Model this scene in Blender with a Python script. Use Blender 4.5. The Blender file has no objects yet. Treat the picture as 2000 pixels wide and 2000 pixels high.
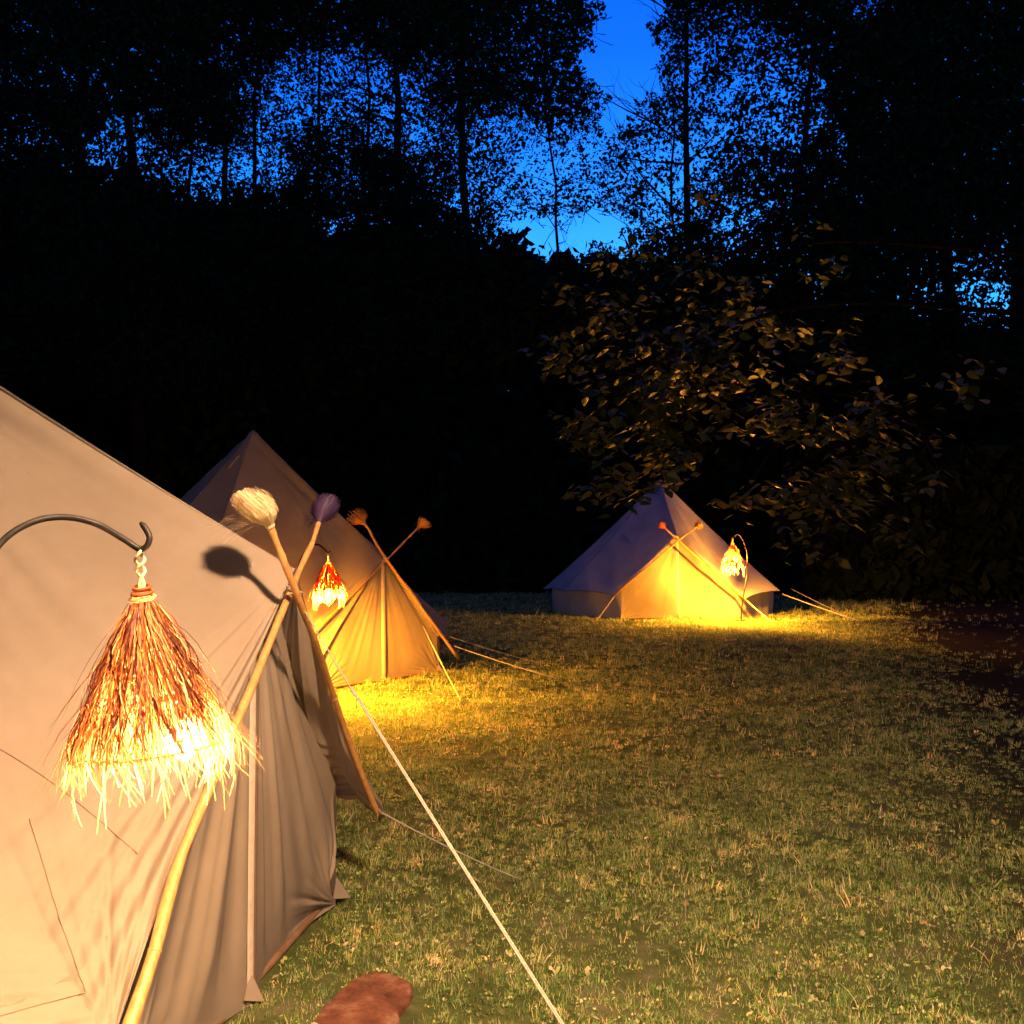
import bpy, math, random
import numpy as np
from mathutils import Vector, Matrix
from mathutils.bvhtree import BVHTree

# ------------------------------------------------------------------ camera, sky, exposure
S = bpy.context.scene
F, PITCH, CAMH = 1900.0, math.atan(70/1900.0), 1.5
cam = bpy.data.cameras.new('camera'); cam.lens = 36*F/2000; cam.sensor_width = 36
cam.clip_start = .05; cam.clip_end = 400
co = bpy.data.objects.new('camera', cam); S.collection.objects.link(co)
co.location = (0, 0, CAMH); co.rotation_euler = (math.pi/2+PITCH, 0, 0); S.camera = co

W = bpy.data.worlds.new('World'); S.world = W; W.use_nodes = True
wn = W.node_tree; wn.nodes.clear()
sky = wn.nodes.new('ShaderNodeTexSky'); sky.sky_type = 'NISHITA'; sky.sun_disc = False
sky.sun_elevation = math.radians(1.0); sky.sun_rotation = math.radians(8)
sky.air_density = 1.3; sky.dust_density = .4; sky.ozone_density = 6
tint = wn.nodes.new('ShaderNodeMix'); tint.data_type = 'RGBA'; tint.blend_type = 'MULTIPLY'
tint.inputs['Factor'].default_value = 1; tint.inputs[7].default_value = (.22, 1.45, 2.4, 1)
bg = wn.nodes.new('ShaderNodeBackground'); bg.inputs[1].default_value = .15
wo = wn.nodes.new('ShaderNodeOutputWorld')
wtc = wn.nodes.new('ShaderNodeTexCoord'); wsx = wn.nodes.new('ShaderNodeSeparateXYZ'); wrp = wn.nodes.new('ShaderNodeValToRGB')
while len(wrp.color_ramp.elements) < 4: wrp.color_ramp.elements.new(.5)
for el, (p_, c_) in zip(wrp.color_ramp.elements, [(.0, (.28, .95, 1)), (.26, (.20, .86, 1)), (.46, (.06, .42, .80)), (1, (.04, .25, .55))]): el.position = p_; el.color = (*c_, 1)
wml = wn.nodes.new('ShaderNodeVectorMath'); wml.operation = 'SCALE'; wml.inputs['Scale'].default_value = 3.1
wn.links.new(wtc.outputs['Generated'], wsx.inputs[0]); wn.links.new(wsx.outputs[2], wrp.inputs[0]); wn.links.new(wrp.outputs[0], wml.inputs[0]); wn.links.new(wml.outputs[0], tint.inputs[7])
wn.links.new(sky.outputs[0], tint.inputs[6]); wn.links.new(tint.outputs[2], bg.inputs[0]); wn.links.new(bg.outputs[0], wo.inputs[0])

S.view_settings.view_transform = 'Standard'; S.view_settings.look = 'None'
S.view_settings.exposure = 2.0; S.view_settings.gamma = 1; S.view_settings.use_curve_mapping = False
S.render.engine = 'CYCLES'
S.cycles.use_denoising = True
S.cycles.max_bounces = 6; S.cycles.diffuse_bounces = 3; S.cycles.transmission_bounces = 4
S.cycles.sample_clamp_indirect = 4
S.cycles.caustics_reflective = False; S.cycles.caustics_refractive = False

LAMP = dict(near=(26, (1, .52, .19)), mid=(500, (1, .35, .025)), far=(650, (1, .37, .03)), back=(370, (1, .61, .35)))  # back is the added, unseen lantern

# ------------------------------------------------------------------ helpers
rng = np.random.default_rng(7); random.seed(7)
TL = S.collection

def at(px, py, d):
    c, s = math.cos(PITCH), math.sin(PITCH)
    x, u = (px-1000)/F, (1000-py)/F
    k = d/(c-u*s)
    return Vector((x*k, d, CAMH+(s+u*c)*k))

def gz(x, y):                                              # the lawn rises a hand's breadth towards the far tent
    t = np.clip((np.asarray(y, float)-12)/7, 0, 1); base = .1*t*t*(3-2*t)
    u = np.clip((np.asarray(y, float)-44)/30, 0, 1)
    return base + 9*u*u*(3-2*u) + .018*np.sin(np.asarray(x)*1.7+.4*np.asarray(y))*np.sin(np.asarray(y)*1.1)+.007*np.sin(np.asarray(x)*4.3+1)*np.sin(np.asarray(y)*3.7)

def ground_at(px, py, z=0.0):
    c, s = math.cos(PITCH), math.sin(PITCH)
    x, u = (px-1000)/F, (1000-py)/F
    k = (z-CAMH)/(s+u*c)
    return Vector((x*k, (c-u*s)*k, z))

def tag(o, label=None, cat=None, group=None, kind=None):
    if label: o['label'] = label
    if cat: o['category'] = cat
    if group: o['group'] = group
    if kind: o['kind'] = kind
    return o

def empty(name, loc, label, cat, group=None):
    o = bpy.data.objects.new(name, None); o.empty_display_size = .2; o.location = loc
    TL.objects.link(o); bpy.context.view_layer.update()
    return tag(o, label, cat, group)

def link(name, me, mat, parent=None, smooth=True):
    o = bpy.data.objects.new(name, me); TL.objects.link(o)
    if mat is not None: me.materials.append(mat)
    if smooth: me.polygons.foreach_set('use_smooth', [True]*len(me.polygons))
    if parent is not None:
        o.parent = parent
        o.matrix_parent_inverse = parent.matrix_world.inverted()
    return o

def mesh_np(name, V, Q, nside=4):
    """V (n,3), Q (m,nside) -> mesh, quickly"""
    V = np.ascontiguousarray(V, dtype=np.float32); Q = np.ascontiguousarray(Q, dtype=np.int32)
    me = bpy.data.meshes.new(name)
    me.vertices.add(len(V)); me.vertices.foreach_set('co', V.ravel())
    me.loops.add(Q.size); me.loops.foreach_set('vertex_index', Q.ravel())
    me.polygons.add(len(Q)); me.polygons.foreach_set('loop_start', np.arange(0, Q.size, nside, dtype=np.int32))
    me.update(calc_edges=True); me.validate()
    return me

def grid_quads(nu, nv, off=0):
    i, j = np.meshgrid(np.arange(nu-1), np.arange(nv-1), indexing='ij')
    a = i*nv+j
    return np.stack([a, a+nv, a+nv+1, a+1], -1).reshape(-1, 4)+off

def catmull(P, n=8):
    P = [np.array(p, float) for p in P]
    if len(P) < 3: return np.array([P[0]+(P[-1]-P[0])*t for t in np.linspace(0, 1, n+1)])
    E = [2*P[0]-P[1]]+P+[2*P[-1]-P[-2]]; out = []
    for i in range(1, len(E)-2):
        for t in np.linspace(0, 1, n, endpoint=False):
            a, b, c, d = E[i-1:i+3]
            out.append(.5*(2*b+(c-a)*t+(2*a-5*b+4*c-d)*t*t+(3*b-3*c+d-a)*t**3))
    out.append(P[-1]); return np.array(out)

class MB:
    def __init__(s): s.V = []; s.Q = []; s.n = 0
    def add(s, V, Q): s.V.append(np.asarray(V, float)); s.Q.append(np.asarray(Q)+s.n); s.n += len(V)
    def tube(s, P, r, k=8, cap=True):
        P = np.asarray(P, float); n = len(P); r = np.broadcast_to(np.asarray(r, float), (n,))
        T = np.gradient(P, axis=0); T /= np.linalg.norm(T, axis=1)[:, None]+1e-12
        up = np.array([0, 0, 1.]) if abs(T[0, 2]) < .9 else np.array([1., 0, 0])
        X = np.cross(T[0], up); X /= np.linalg.norm(X); rows = []
        a = np.linspace(0, 2*math.pi, k, endpoint=False)
        for i in range(n):
            X = X-T[i]*X.dot(T[i]); X /= np.linalg.norm(X)+1e-12; Y = np.cross(T[i], X)
            rows.append(P[i]+r[i]*(np.cos(a)[:, None]*X+np.sin(a)[:, None]*Y))
        V = np.concatenate(rows); Q = []
        i, j = np.meshgrid(np.arange(n-1), np.arange(k), indexing='ij')
        A = i*k+j; B = i*k+(j+1) % k
        Q = np.stack([A, B, B+k, A+k], -1).reshape(-1, 4)
        if cap:
            V = np.concatenate([V, P[:1], P[-1:]]); c0, c1 = n*k, n*k+1
            j = np.arange(k)
            q0 = np.stack([np.full(k, c0), (j+1) % k, j, j], -1); q1 = np.stack([np.full(k, c1), (n-1)*k+j, (n-1)*k+(j+1) % k, (n-1)*k+(j+1) % k], -1)
            s.T = getattr(s, 'T', []); s.T += [(q0[:, :3]+s.n), (q1[:, :3]+s.n)]
        s.add(V, Q)
    def mesh(s, name):
        V = np.concatenate(s.V); F_ = np.concatenate(s.Q).tolist()
        if getattr(s, 'T', None): F_ += np.concatenate(s.T).tolist()
        me = bpy.data.meshes.new(name); me.from_pydata(V.tolist(), [], F_); me.update(); return me

def ribbons(P, Wd, side):
    """P (n,k,3) polylines, Wd (n,k) widths, side (n,k,3) unit -> V,Q"""
    n, k, _ = P.shape
    L = P-side*Wd[..., None]/2; R = P+side*Wd[..., None]/2
    V = np.stack([L, R], 2).reshape(-1, 3)                 # index ((i*k)+j)*2+s
    i, j = np.meshgrid(np.arange(n), np.arange(k-1), indexing='ij')
    a = (i*k+j)*2
    return V, np.stack([a, a+1, a+3, a+2], -1).reshape(-1, 4)

def smooth_noise(n, seed, lo=-1, hi=1):
    r = np.random.default_rng(seed); xs = np.linspace(0, 1, n); ys = r.uniform(lo, hi, n)
    def f(t):
        t = np.clip(t, 0, 1)*(n-1); i = np.minimum(t.astype(int), n-2); u = t-i; u = u*u*(3-2*u)
        return ys[i]*(1-u)+ys[i+1]*u
    return f

# ------------------------------------------------------------------ materials
def mat(name, build):
    m = bpy.data.materials.new(name); m.use_nodes = True; nt = m.node_tree; nt.nodes.clear()
    out = nt.nodes.new('ShaderNodeOutputMaterial')
    sh = build(nt); nt.links.new(sh, out.inputs[0]); return m
def N(nt, t, **kw):
    n = nt.nodes.new(t)
    for k, v in kw.items(): setattr(n, k, v)
    return n
def noise(nt, scale, detail=4, rough=.6, coord='Object', stretch=None):
    tc = N(nt, 'ShaderNodeTexCoord'); no = N(nt, 'ShaderNodeTexNoise')
    no.inputs['Scale'].default_value = scale; no.inputs['Detail'].default_value = detail; no.inputs['Roughness'].default_value = rough
    src = tc.outputs[coord]
    if stretch:
        mp = N(nt, 'ShaderNodeMapping'); mp.inputs['Scale'].default_value = stretch; nt.links.new(src, mp.inputs[0]); src = mp.outputs[0]
    nt.links.new(src, no.inputs['Vector']); return no
def ramp(nt, fac, stops):
    r = N(nt, 'ShaderNodeValToRGB'); e = r.color_ramp.elements
    while len(e) < len(stops): e.new(.5)
    for el, (p, c) in zip(e, stops): el.position = p; el.color = (*c, 1)
    nt.links.new(fac, r.inputs[0]); return r.outputs[0]
def bump(nt, h, strength, dist=.01):
    b = N(nt, 'ShaderNodeBump'); b.inputs['Strength'].default_value = strength; b.inputs['Distance'].default_value = dist
    nt.links.new(h, b.inputs['Height']); return b.outputs[0]
def pbr(nt, col, rough=.8, normal=None, trans=0, spec=.3):
    p = N(nt, 'ShaderNodeBsdfPrincipled'); p.inputs['Roughness'].default_value = rough
    p.inputs['Specular IOR Level'].default_value = spec
    if isinstance(col, tuple): p.inputs['Base Color'].default_value = (*col, 1)
    else: nt.links.new(col, p.inputs['Base Color'])
    if normal: nt.links.new(normal, p.inputs['Normal'])
    if trans:
        t = N(nt, 'ShaderNodeBsdfTranslucent')
        if isinstance(col, tuple): t.inputs[0].default_value = (*col, 1)
        else: nt.links.new(col, t.inputs[0])
        m = N(nt, 'ShaderNodeMixShader'); m.inputs[0].default_value = trans
        nt.links.new(p.outputs[0], m.inputs[1]); nt.links.new(t.outputs[0], m.inputs[2]); return m.outputs[0]
    return p.outputs[0]

def canvas_m(nt, c0=(.31, .25, .19), c1=(.39, .32, .25)):
    a = noise(nt, 2.2, 6, .65); b = noise(nt, 900, 2, .5); w = noise(nt, 14, 5, .6)
    col = ramp(nt, a.outputs[0], [(.3, c0), (.7, c1)])
    sp = noise(nt, 48, 1, .4); dirt = ramp(nt, sp.outputs[0], [(.155, (.6, .5, .4)), (.19, (1, 1, 1))])
    mx = N(nt, 'ShaderNodeMix', data_type='RGBA', blend_type='MULTIPLY'); mx.inputs['Factor'].default_value = .7
    nt.links.new(col, mx.inputs[6]); nt.links.new(dirt, mx.inputs[7])
    n1 = N(nt, 'ShaderNodeMath', operation='MULTIPLY_ADD'); n1.inputs[1].default_value = .25
    nt.links.new(b.outputs[0], n1.inputs[0]); nt.links.new(w.outputs[0], n1.inputs[2])
    return pbr(nt, mx.outputs[2], .85, bump(nt, n1.outputs[0], .45, .005), trans=.26, spec=.12)
M = {}
M['canvas'] = mat('canvas', canvas_m)
M['canvas_pale'] = mat('pale_canvas', lambda nt: canvas_m(nt, (.46, .41, .40), (.60, .54, .52)))
M['hem'] = mat('hem_canvas', lambda nt: canvas_m(nt, (.29, .235, .18), (.38, .31, .245)))
M['zip'] = mat('zip_tape', lambda nt: pbr(nt, ramp(nt, noise(nt, 30).outputs[0], [(.3, (.55, .47, .38)), (.7, (.68, .58, .46))]), .8, trans=.05))
M['dark_zip'] = mat('dark_zip', lambda nt: pbr(nt, (.14, .09, .06), .5))
M['sheet'] = mat('groundsheet', lambda nt: pbr(nt, ramp(nt, noise(nt, 12).outputs[0], [(.3, (.16, .09, .05)), (.7, (.26, .15, .08))]), .7))
M['rope'] = mat('rope', lambda nt: pbr(nt, ramp(nt, noise(nt, 220).outputs[0], [(.35, (.26, .23, .18)), (.65, (.40, .36, .29))]), .8))
def wood_m(c0, c1):
    def f(nt):
        a = noise(nt, 18, 6, .7, stretch=(3, 3, .5)); col = ramp(nt, a.outputs[0], [(.3, c0), (.7, c1)])
        return pbr(nt, col, .42, bump(nt, a.outputs[0], .4, .004), spec=.4)
    return f
M['bamboo'] = mat('pole_wood', wood_m((.36, .16, .05), (.60, .33, .11)))
M['iron'] = mat('wrought_iron', lambda nt: pbr(nt, ramp(nt, noise(nt, 60).outputs[0], [(.3, (.006, .005, .005)), (.7, (.016, .013, .012))]), .55, bump(nt, noise(nt, 120).outputs[0], .3, .002), spec=.2))
M['steel'] = mat('peg_steel', lambda nt: pbr(nt, (.25, .24, .22), .4))
def fibre_m(c0, c1, trans=.35):
    def f(nt):
        g = N(nt, 'ShaderNodeNewGeometry')
        return pbr(nt, ramp(nt, g.outputs['Random Per Island'], [(0, c0), (1, c1)]), .55, trans=trans, spec=.3)
    return f
M['cream'] = mat('cream_fibre', fibre_m((.70, .54, .28), (.88, .76, .50)))
M['violet'] = mat('violet_fibre', fibre_m((.035, .018, .06), (.09, .05, .13)))
M['ochre'] = mat('ochre_fibre', fibre_m((.62, .26, .05), (.76, .40, .10)))
M['redfib'] = mat('red_fibre', fibre_m((.55, .10, .04), (.70, .20, .06)))
def straw_m(nt, red=False, br0=.030):
    at_ = N(nt, 'ShaderNodeAttribute'); at_.attribute_name = 'dye_light'
    g = N(nt, 'ShaderNodeNewGeometry')
    a = ramp(nt, g.outputs['Random Per Island'], [(0, (.035, .009, .005)), (.38, (.09, .022, .008)), (.55, (.30, .075, .018)), (.8, (.40, .17, .05)), (1, (.62, .40, .18))])
    if red: a = ramp(nt, g.outputs['Random Per Island'], [(0, (.30, .012, .006)), (1, (.62, .06, .012))])
    b = ramp(nt, g.outputs['Random Per Island'], [(0, (.30, .15, .04)), (1, (.62, .42, .18))])
    mx = N(nt, 'ShaderNodeMix', data_type='RGBA'); nt.links.new(at_.outputs['Fac'], mx.inputs['Factor'])
    nt.links.new(a, mx.inputs[6]); nt.links.new(b, mx.inputs[7])
    return pbr(nt, mx.outputs[2], .5, trans=.11 if red else .24, spec=.15)
M['straw'] = mat('straw', straw_m)
M['straw_red'] = mat('red_topped_straw', lambda nt: straw_m(nt, True))
def leaf_m(c0, c1, trans=.25, rough=.5):
    def f(nt):
        g = N(nt, 'ShaderNodeNewGeometry')
        return pbr(nt, ramp(nt, g.outputs['Random Per Island'], [(0, c0), (1, c1)]), rough, trans=trans, spec=.04)
    return f
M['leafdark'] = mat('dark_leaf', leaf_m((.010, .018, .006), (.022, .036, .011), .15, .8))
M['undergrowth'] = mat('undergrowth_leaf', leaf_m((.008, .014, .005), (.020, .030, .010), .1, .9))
def lime_m(nt):
    g = N(nt, 'ShaderNodeNewGeometry'); oi = N(nt, 'ShaderNodeObjectInfo')
    ad = N(nt, 'ShaderNodeMath', operation='ADD'); nt.links.new(g.outputs['Random Per Island'], ad.inputs[0]); nt.links.new(oi.outputs['Random'], ad.inputs[1])
    fr = N(nt, 'ShaderNodeMath', operation='FRACT'); nt.links.new(ad.outputs[0], fr.inputs[0])
    col = ramp(nt, fr.outputs[0], [(0, (.035, .055, .009)), (.6, (.08, .105, .016)), (1, (.16, .13, .03))])
    return pbr(nt, col, .45, bump(nt, noise(nt, 30).outputs[0], .3, .004), trans=.4, spec=.35)
M['lime'] = mat('lime_leaf', lime_m)
M['bark'] = mat('bark', lambda nt: (lambda a: pbr(nt, ramp(nt, a.outputs[0], [(.3, (.008, .006, .005)), (.7, (.022, .014, .010))]), .95, bump(nt, a.outputs[0], .9, .03), spec=.04))(noise(nt, 9, 8, .7, stretch=(3, 3, .5))))
def blade_m(nt):
    oi = N(nt, 'ShaderNodeObjectInfo'); g = N(nt, 'ShaderNodeNewGeometry')
    a = ramp(nt, g.outputs['Random Per Island'], [(0, (.085, .20, .025)), (.62, (.21, .38, .07)), (.80, (.42, .47, .21)), (1, (.68, .58, .39))])
    b = ramp(nt, oi.outputs['Random'], [(0, (.55, .6, .6)), (.5, (1, 1, 1)), (1, (1.35, 1.1, .9))])
    mx = N(nt, 'ShaderNodeMix', data_type='RGBA', blend_type='MULTIPLY'); mx.inputs['Factor'].default_value = 1
    nt.links.new(a, mx.inputs[6]); nt.links.new(b, mx.inputs[7])
    # drier and lusher patches of the sward, by where each tuft stands
    n1 = N(nt, 'ShaderNodeTexNoise'); n1.inputs['Scale'].default_value = 2.6; n1.inputs['Detail'].default_value = 5; n1.inputs['Roughness'].default_value = .7; nt.links.new(oi.outputs['Location'], n1.inputs['Vector'])
    c2 = ramp(nt, n1.outputs[0], [(.32, (.45, .48, .42)), (.46, (.95, 1, .9)), (.56, (1.25, 1.2, 1.1)), (.68, (2.3, 1.75, 2.0))])
    m2 = N(nt, 'ShaderNodeMix', data_type='RGBA', blend_type='MULTIPLY'); m2.inputs['Factor'].default_value = 1
    nt.links.new(mx.outputs[2], m2.inputs[6]); nt.links.new(c2, m2.inputs[7])
    return pbr(nt, m2.outputs[2], .6, trans=.3, spec=.25)
M['blade'] = mat('grass_blade', blade_m)
def soil_m(nt):
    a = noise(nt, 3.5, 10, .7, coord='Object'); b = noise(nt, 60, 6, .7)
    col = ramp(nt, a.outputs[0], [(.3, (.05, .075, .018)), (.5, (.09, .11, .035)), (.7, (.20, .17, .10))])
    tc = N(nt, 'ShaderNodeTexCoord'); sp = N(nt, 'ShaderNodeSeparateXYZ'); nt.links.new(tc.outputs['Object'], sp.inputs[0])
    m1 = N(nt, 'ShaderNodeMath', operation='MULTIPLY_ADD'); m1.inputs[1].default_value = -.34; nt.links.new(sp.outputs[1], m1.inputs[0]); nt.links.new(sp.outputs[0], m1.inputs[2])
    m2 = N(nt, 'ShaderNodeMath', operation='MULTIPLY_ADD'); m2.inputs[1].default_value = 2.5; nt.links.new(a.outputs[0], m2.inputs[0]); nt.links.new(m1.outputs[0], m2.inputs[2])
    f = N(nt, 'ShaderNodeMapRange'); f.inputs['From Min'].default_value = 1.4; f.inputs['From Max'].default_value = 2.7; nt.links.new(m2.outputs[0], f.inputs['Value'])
    light_falloff = N(nt, 'ShaderNodeMix', data_type='RGBA'); nt.links.new(f.outputs[0], light_falloff.inputs['Factor']); nt.links.new(col, light_falloff.inputs[6]); light_falloff.inputs[7].default_value = (.020, .009, .005, 1)  # lamp light falling off to the right, painted as darker soil
    return pbr(nt, light_falloff.outputs[2], .95, bump(nt, b.outputs[0], .8, .02), spec=.1)
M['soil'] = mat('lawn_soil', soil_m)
def stone_m(nt):
    a = noise(nt, 28, 10, .72); b = noise(nt, 9, 5, .6)
    col = ramp(nt, b.outputs[0], [(.32, (.13, .045, .026)), (.5, (.27, .10, .055)), (.68, (.44, .25, .16))])
    return pbr(nt, col, .85, bump(nt, a.outputs[0], 1.0, .03))
M['stone'] = mat('sandstone', stone_m)
M['litter'] = mat('fallen_leaf', leaf_m((.22, .15, .06), (.50, .42, .24), .2, .7))

# ------------------------------------------------------------------ ground
xs = np.concatenate([np.linspace(-90, -9, 18), np.linspace(-8, 12, 100), np.linspace(13, 90, 18)])
ys = np.concatenate([np.linspace(-40, -1, 10), np.linspace(0, 26, 130), np.linspace(27, 160, 34)])
X, Y = np.meshgrid(xs, ys, indexing='ij')
Z = gz(X, Y)+.006*np.sin(X*5.1+Y*3.3)
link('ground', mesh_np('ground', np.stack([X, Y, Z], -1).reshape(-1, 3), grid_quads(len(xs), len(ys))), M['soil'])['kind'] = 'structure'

# ------------------------------------------------------------------ bell tents
def bell_tent(name_label, C, phi, base, apexz, Pk, CR, CL, eave_r, eave_z, res, seed, doorhw=.92, fold=1.0, group='bell tents', door_in=.13, pinch=0, dfold=1.0, cm='canvas'):
    """C centre xy, phi facing, Pk/CR/CL = (a,b,z) local tips of the porch; returns root and a function local->world"""
    n = np.array([math.cos(phi), math.sin(phi)]); u = np.array([-math.sin(phi), math.cos(phi)])
    C = np.array(C, float)
    def w(a, b, z): return np.stack(np.broadcast_arrays(C[0]+n[0]*a+u[0]*b, C[1]+n[1]*a+u[1]*b, np.asarray(z, float)+base), -1)
    root = empty('bell_tent', (C[0], C[1], base), name_label, 'tent', group)
    A = np.array([0, 0, apexz]); Pk, CR, CL = map(np.array, (Pk, CR, CL))
    r = np.random.default_rng(seed)
    # boundary in local coordinates, counter-clockwise from the right porch corner round the back to the left one, over the A frame
    verts = [CR]; a0 = math.degrees(math.atan2(CR[1], CR[0])); a1 = 360+math.degrees(math.atan2(CL[1], CL[0]))
    nb = 10
    for i in range(1, nb):
        a = math.radians(a0+(a1-a0)*i/nb); rr = eave_r*r.uniform(.985, 1.015)
        verts.append(np.array([rr*math.cos(a), rr*math.sin(a), eave_z+r.uniform(-.03, .03)]))
    verts.append(CL)
    B = []; TT = []
    per = res[2]
    for i in range(len(verts)-1):
        p, q = verts[i], verts[i+1]
        m = per
        for t in np.linspace(0, 1, m, endpoint=False):
            s = 4*t*(1-t); pt = p+(q-p)*t; pt = pt*np.array([1-.02*s, 1-.02*s, 1])+np.array([0, 0, .035*s]); B.append(pt)
    nA = res[0]
    ja = len(B)
    for p, q in ((CL, Pk), (Pk, CR)):
        for t in np.linspace(0, 1, nA, endpoint=False):
            s = 4*t*(1-t); B.append(p+(q-p)*t+np.array([-.03*s, 0, -.025*s]))
    B.append(CR.copy()); B = np.array(B)
    nv = res[1]; t = (1-np.linspace(1, 0, nv)**1.7)[None, :, None]
    SF = A+(B[:, None, :]-A)*t
    nrm = np.cross(np.gradient(SF, axis=0), np.gradient(SF, axis=1)); nrm /= np.linalg.norm(nrm, axis=-1)[..., None]+1e-9
    sgn = np.sign(nrm[..., 2]+1e-9)[..., None]; nrm *= sgn
    tt = t[..., 0]
    disp = -.045*4*tt*(1-tt)*np.ones(SF.shape[:2])
    # creases that run from the peak of the A frame towards the porch corners
    for side, Cn, sd in ((1, CR, seed+1), (-1, CL, seed+2)):
        d = SF-Pk; dist = np.linalg.norm(d, axis=-1)+1e-6; e = (Cn-Pk)/np.linalg.norm(Cn-Pk)
        ang = np.arccos(np.clip((d@e)/dist, -1, 1))
        mask = (SF[..., 1]*side > -.02)
        f1 = smooth_noise(21, sd)(ang/1.1); f2 = smooth_noise(48, sd+5)(ang/1.1)
        prof = np.clip(dist/.45, 0, 1)*np.exp(-(ang/.27)**2)*np.clip((2.3-dist)/1.2, .35, 1)
        sharp = np.sign(f1)*np.abs(f1)**.8
        disp += mask*fold*prof*(.040*sharp+.020*f2)
        # short creases that gather at the corner itself
        d2 = SF-Cn; di2 = np.linalg.norm(d2, axis=-1)+1e-6; e2 = (A-Cn)/np.linalg.norm(A-Cn)
        an2 = np.arccos(np.clip((d2@e2)/di2, -1, 1))
        f3 = smooth_noise(30, sd+9)(an2/1.2)
        disp += mask*fold*.010*f3*np.clip(di2/.15, 0, 1)*np.clip((.8-di2)/.5, 0, 1)
    # long soft creases from the crown and at each guy point
    bi = np.linspace(0, 1, len(B))[:, None]
    disp += .010*smooth_noise(70, seed+20)(bi)*np.sin(np.pi*tt)*(.6+.4*np.sin(9*tt+3*bi))
    er = (A-Pk)/np.linalg.norm(A-Pk); dP = np.linalg.norm(np.cross(SF-Pk, er), axis=-1); along = (SF-Pk)@er
    disp += fold*(-.020*np.exp(-((dP-.115)/.035)**2)+.010*np.exp(-((dP-.055)/.03)**2)-.007*np.exp(-((dP-.22)/.05)**2))*np.clip((along-.25)/.9, 0, 1)
    ridge = np.exp(-(np.abs(np.arange(len(B))-(ja+nA))/(nA*.10))**2)[:, None]
    disp += fold*.020*ridge*np.sin(np.pi*np.clip(tt*1.0, 0, 1))
    for i in range(1, len(verts)-1):
        d = SF-verts[i]; dist = np.linalg.norm(d, axis=-1)+1e-6; e = (A-verts[i]); e /= np.linalg.norm(e)
        ang = np.arccos(np.clip((d@e)/dist, -1, 1))
        disp += .010*smooth_noise(20, seed+30+i)(ang/1.2)*np.clip(dist/.12, 0, 1)*np.clip((.7-dist)/.5, 0, 1)
    SF = SF+nrm*disp[..., None]
    Vw = w(SF[..., 0], SF[..., 1], SF[..., 2]).reshape(-1, 3)
    Q = grid_quads(len(B), nv)
    roof = link('roof', mesh_np('roof', Vw, Q), M[cm], root)
    bvh = BVHTree.FromPolygons([Vector(v) for v in Vw], Q.tolist())
    def roof_z(pw, lift=.0):
        h = bvh.ray_cast(Vector((pw[0], pw[1], base+.02)), Vector((0, 0, 1)))
        return (h[0].z if h[0] else None)
    # door: a hanging sheet just behind the A frame
    da = (CR[0]+CL[0])/2-door_in
    ns, nz = res[3], res[3]//2
    ss = np.linspace(-1, 1, ns); rows = []
    hf = smooth_noise(44, seed+40); hf2 = smooth_noise(14, seed+41); hb = smooth_noise(24, seed+43)
    for s in ss:
        b = s*doorhw; top = None; ag = Pk[0]-.05; zg = Pk[2]*(1-abs(s))+.42*abs(s)
        for off in (0, -.03, -.07, -.12):
            at_a = da+(min(da, ag)-da)*np.clip(zg/Pk[2], 0, 1)+off
            zz = roof_z(w(at_a, b, 0))
            if zz is not None: top = zz-base; break
        if top is None: top = Pk[2]-.06
        v = np.linspace(0, 1, nz); z = v*top
        # pulled in between the pegs (centre and corners)
        pull = 4*abs(s)*(1-abs(s)); a = da+(min(da, ag)-da)*np.clip(z/Pk[2], 0, 1)-.05*pull*(1-v)**2
        # the sides draw in above the peg
        bb = b*(1-pinch*np.exp(-((z-.14)/.12)**2)*abs(s)**6)
        dx = b-0; dz = Pk[2]-z; ang = np.arctan2(dx, dz)
        amp = np.clip((Pk[2]-z)/.35, 0, 1)*np.clip(z/.25, .12, 1)
        a = a+dfold*(.008*hf((ang+1.1)/2.2)+.015*hf2((ang+1.1)/2.2))*amp*(1-.75*np.exp(-(s/.05)**2))
        angp = np.arctan2(z, (1-abs(s))*doorhw+.02); dp = np.hypot(z, (1-abs(s))*doorhw)
        a = a+fold*.014*hb(angp/1.6)*np.clip(dp/.08, 0, 1)*np.clip((.5-dp)/.3, 0, 1)
        z = z+.016*pull*(1-v)**3
        rows.append(np.stack([a, bb, z], -1))
    D = np.array(rows)
    door = link('door', mesh_np('door', w(D[..., 0], D[..., 1], D[..., 2]).reshape(-1, 3), grid_quads(ns, nz)), M['canvas'], root)
    ci = ns//2
    # zip: a raised tape down the middle and its dark line
    mid = D[ci, :-2]; hwid = .026
    def strip(off, hw_, lift, z0=0, z1=None):
        L = mid.copy(); L[:, 1] += off-hw_; R = mid.copy(); R[:, 1] += off+hw_
        L[:, 0] += lift*.3; R[:, 0] += lift*.3; Mi = mid.copy(); Mi[:, 1] += off; Mi[:, 0] += lift
        G = np.stack([L, Mi, R], 0); return w(G[..., 0], G[..., 1], G[..., 2]).reshape(-1, 3), grid_quads(3, len(mid))
    V_, Q_ = strip(0, hwid, .014); zt = link('zip_flap', mesh_np('zip_flap', V_, Q_), M['zip'], door)
    V_, Q_ = strip(hwid+.006, .005, .012); link('zip', mesh_np('zip', V_, Q_), M['dark_zip'], door)
    # hem along the bottom of the door
    Hh = D[:, :max(3, nz//12)].copy(); Hh[..., 0] += .006
    link('hem', mesh_np('hem', w(Hh[..., 0], Hh[..., 1], Hh[..., 2]).reshape(-1, 3), grid_quads(Hh.shape[0], Hh.shape[1])), M['hem'], door)
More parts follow.
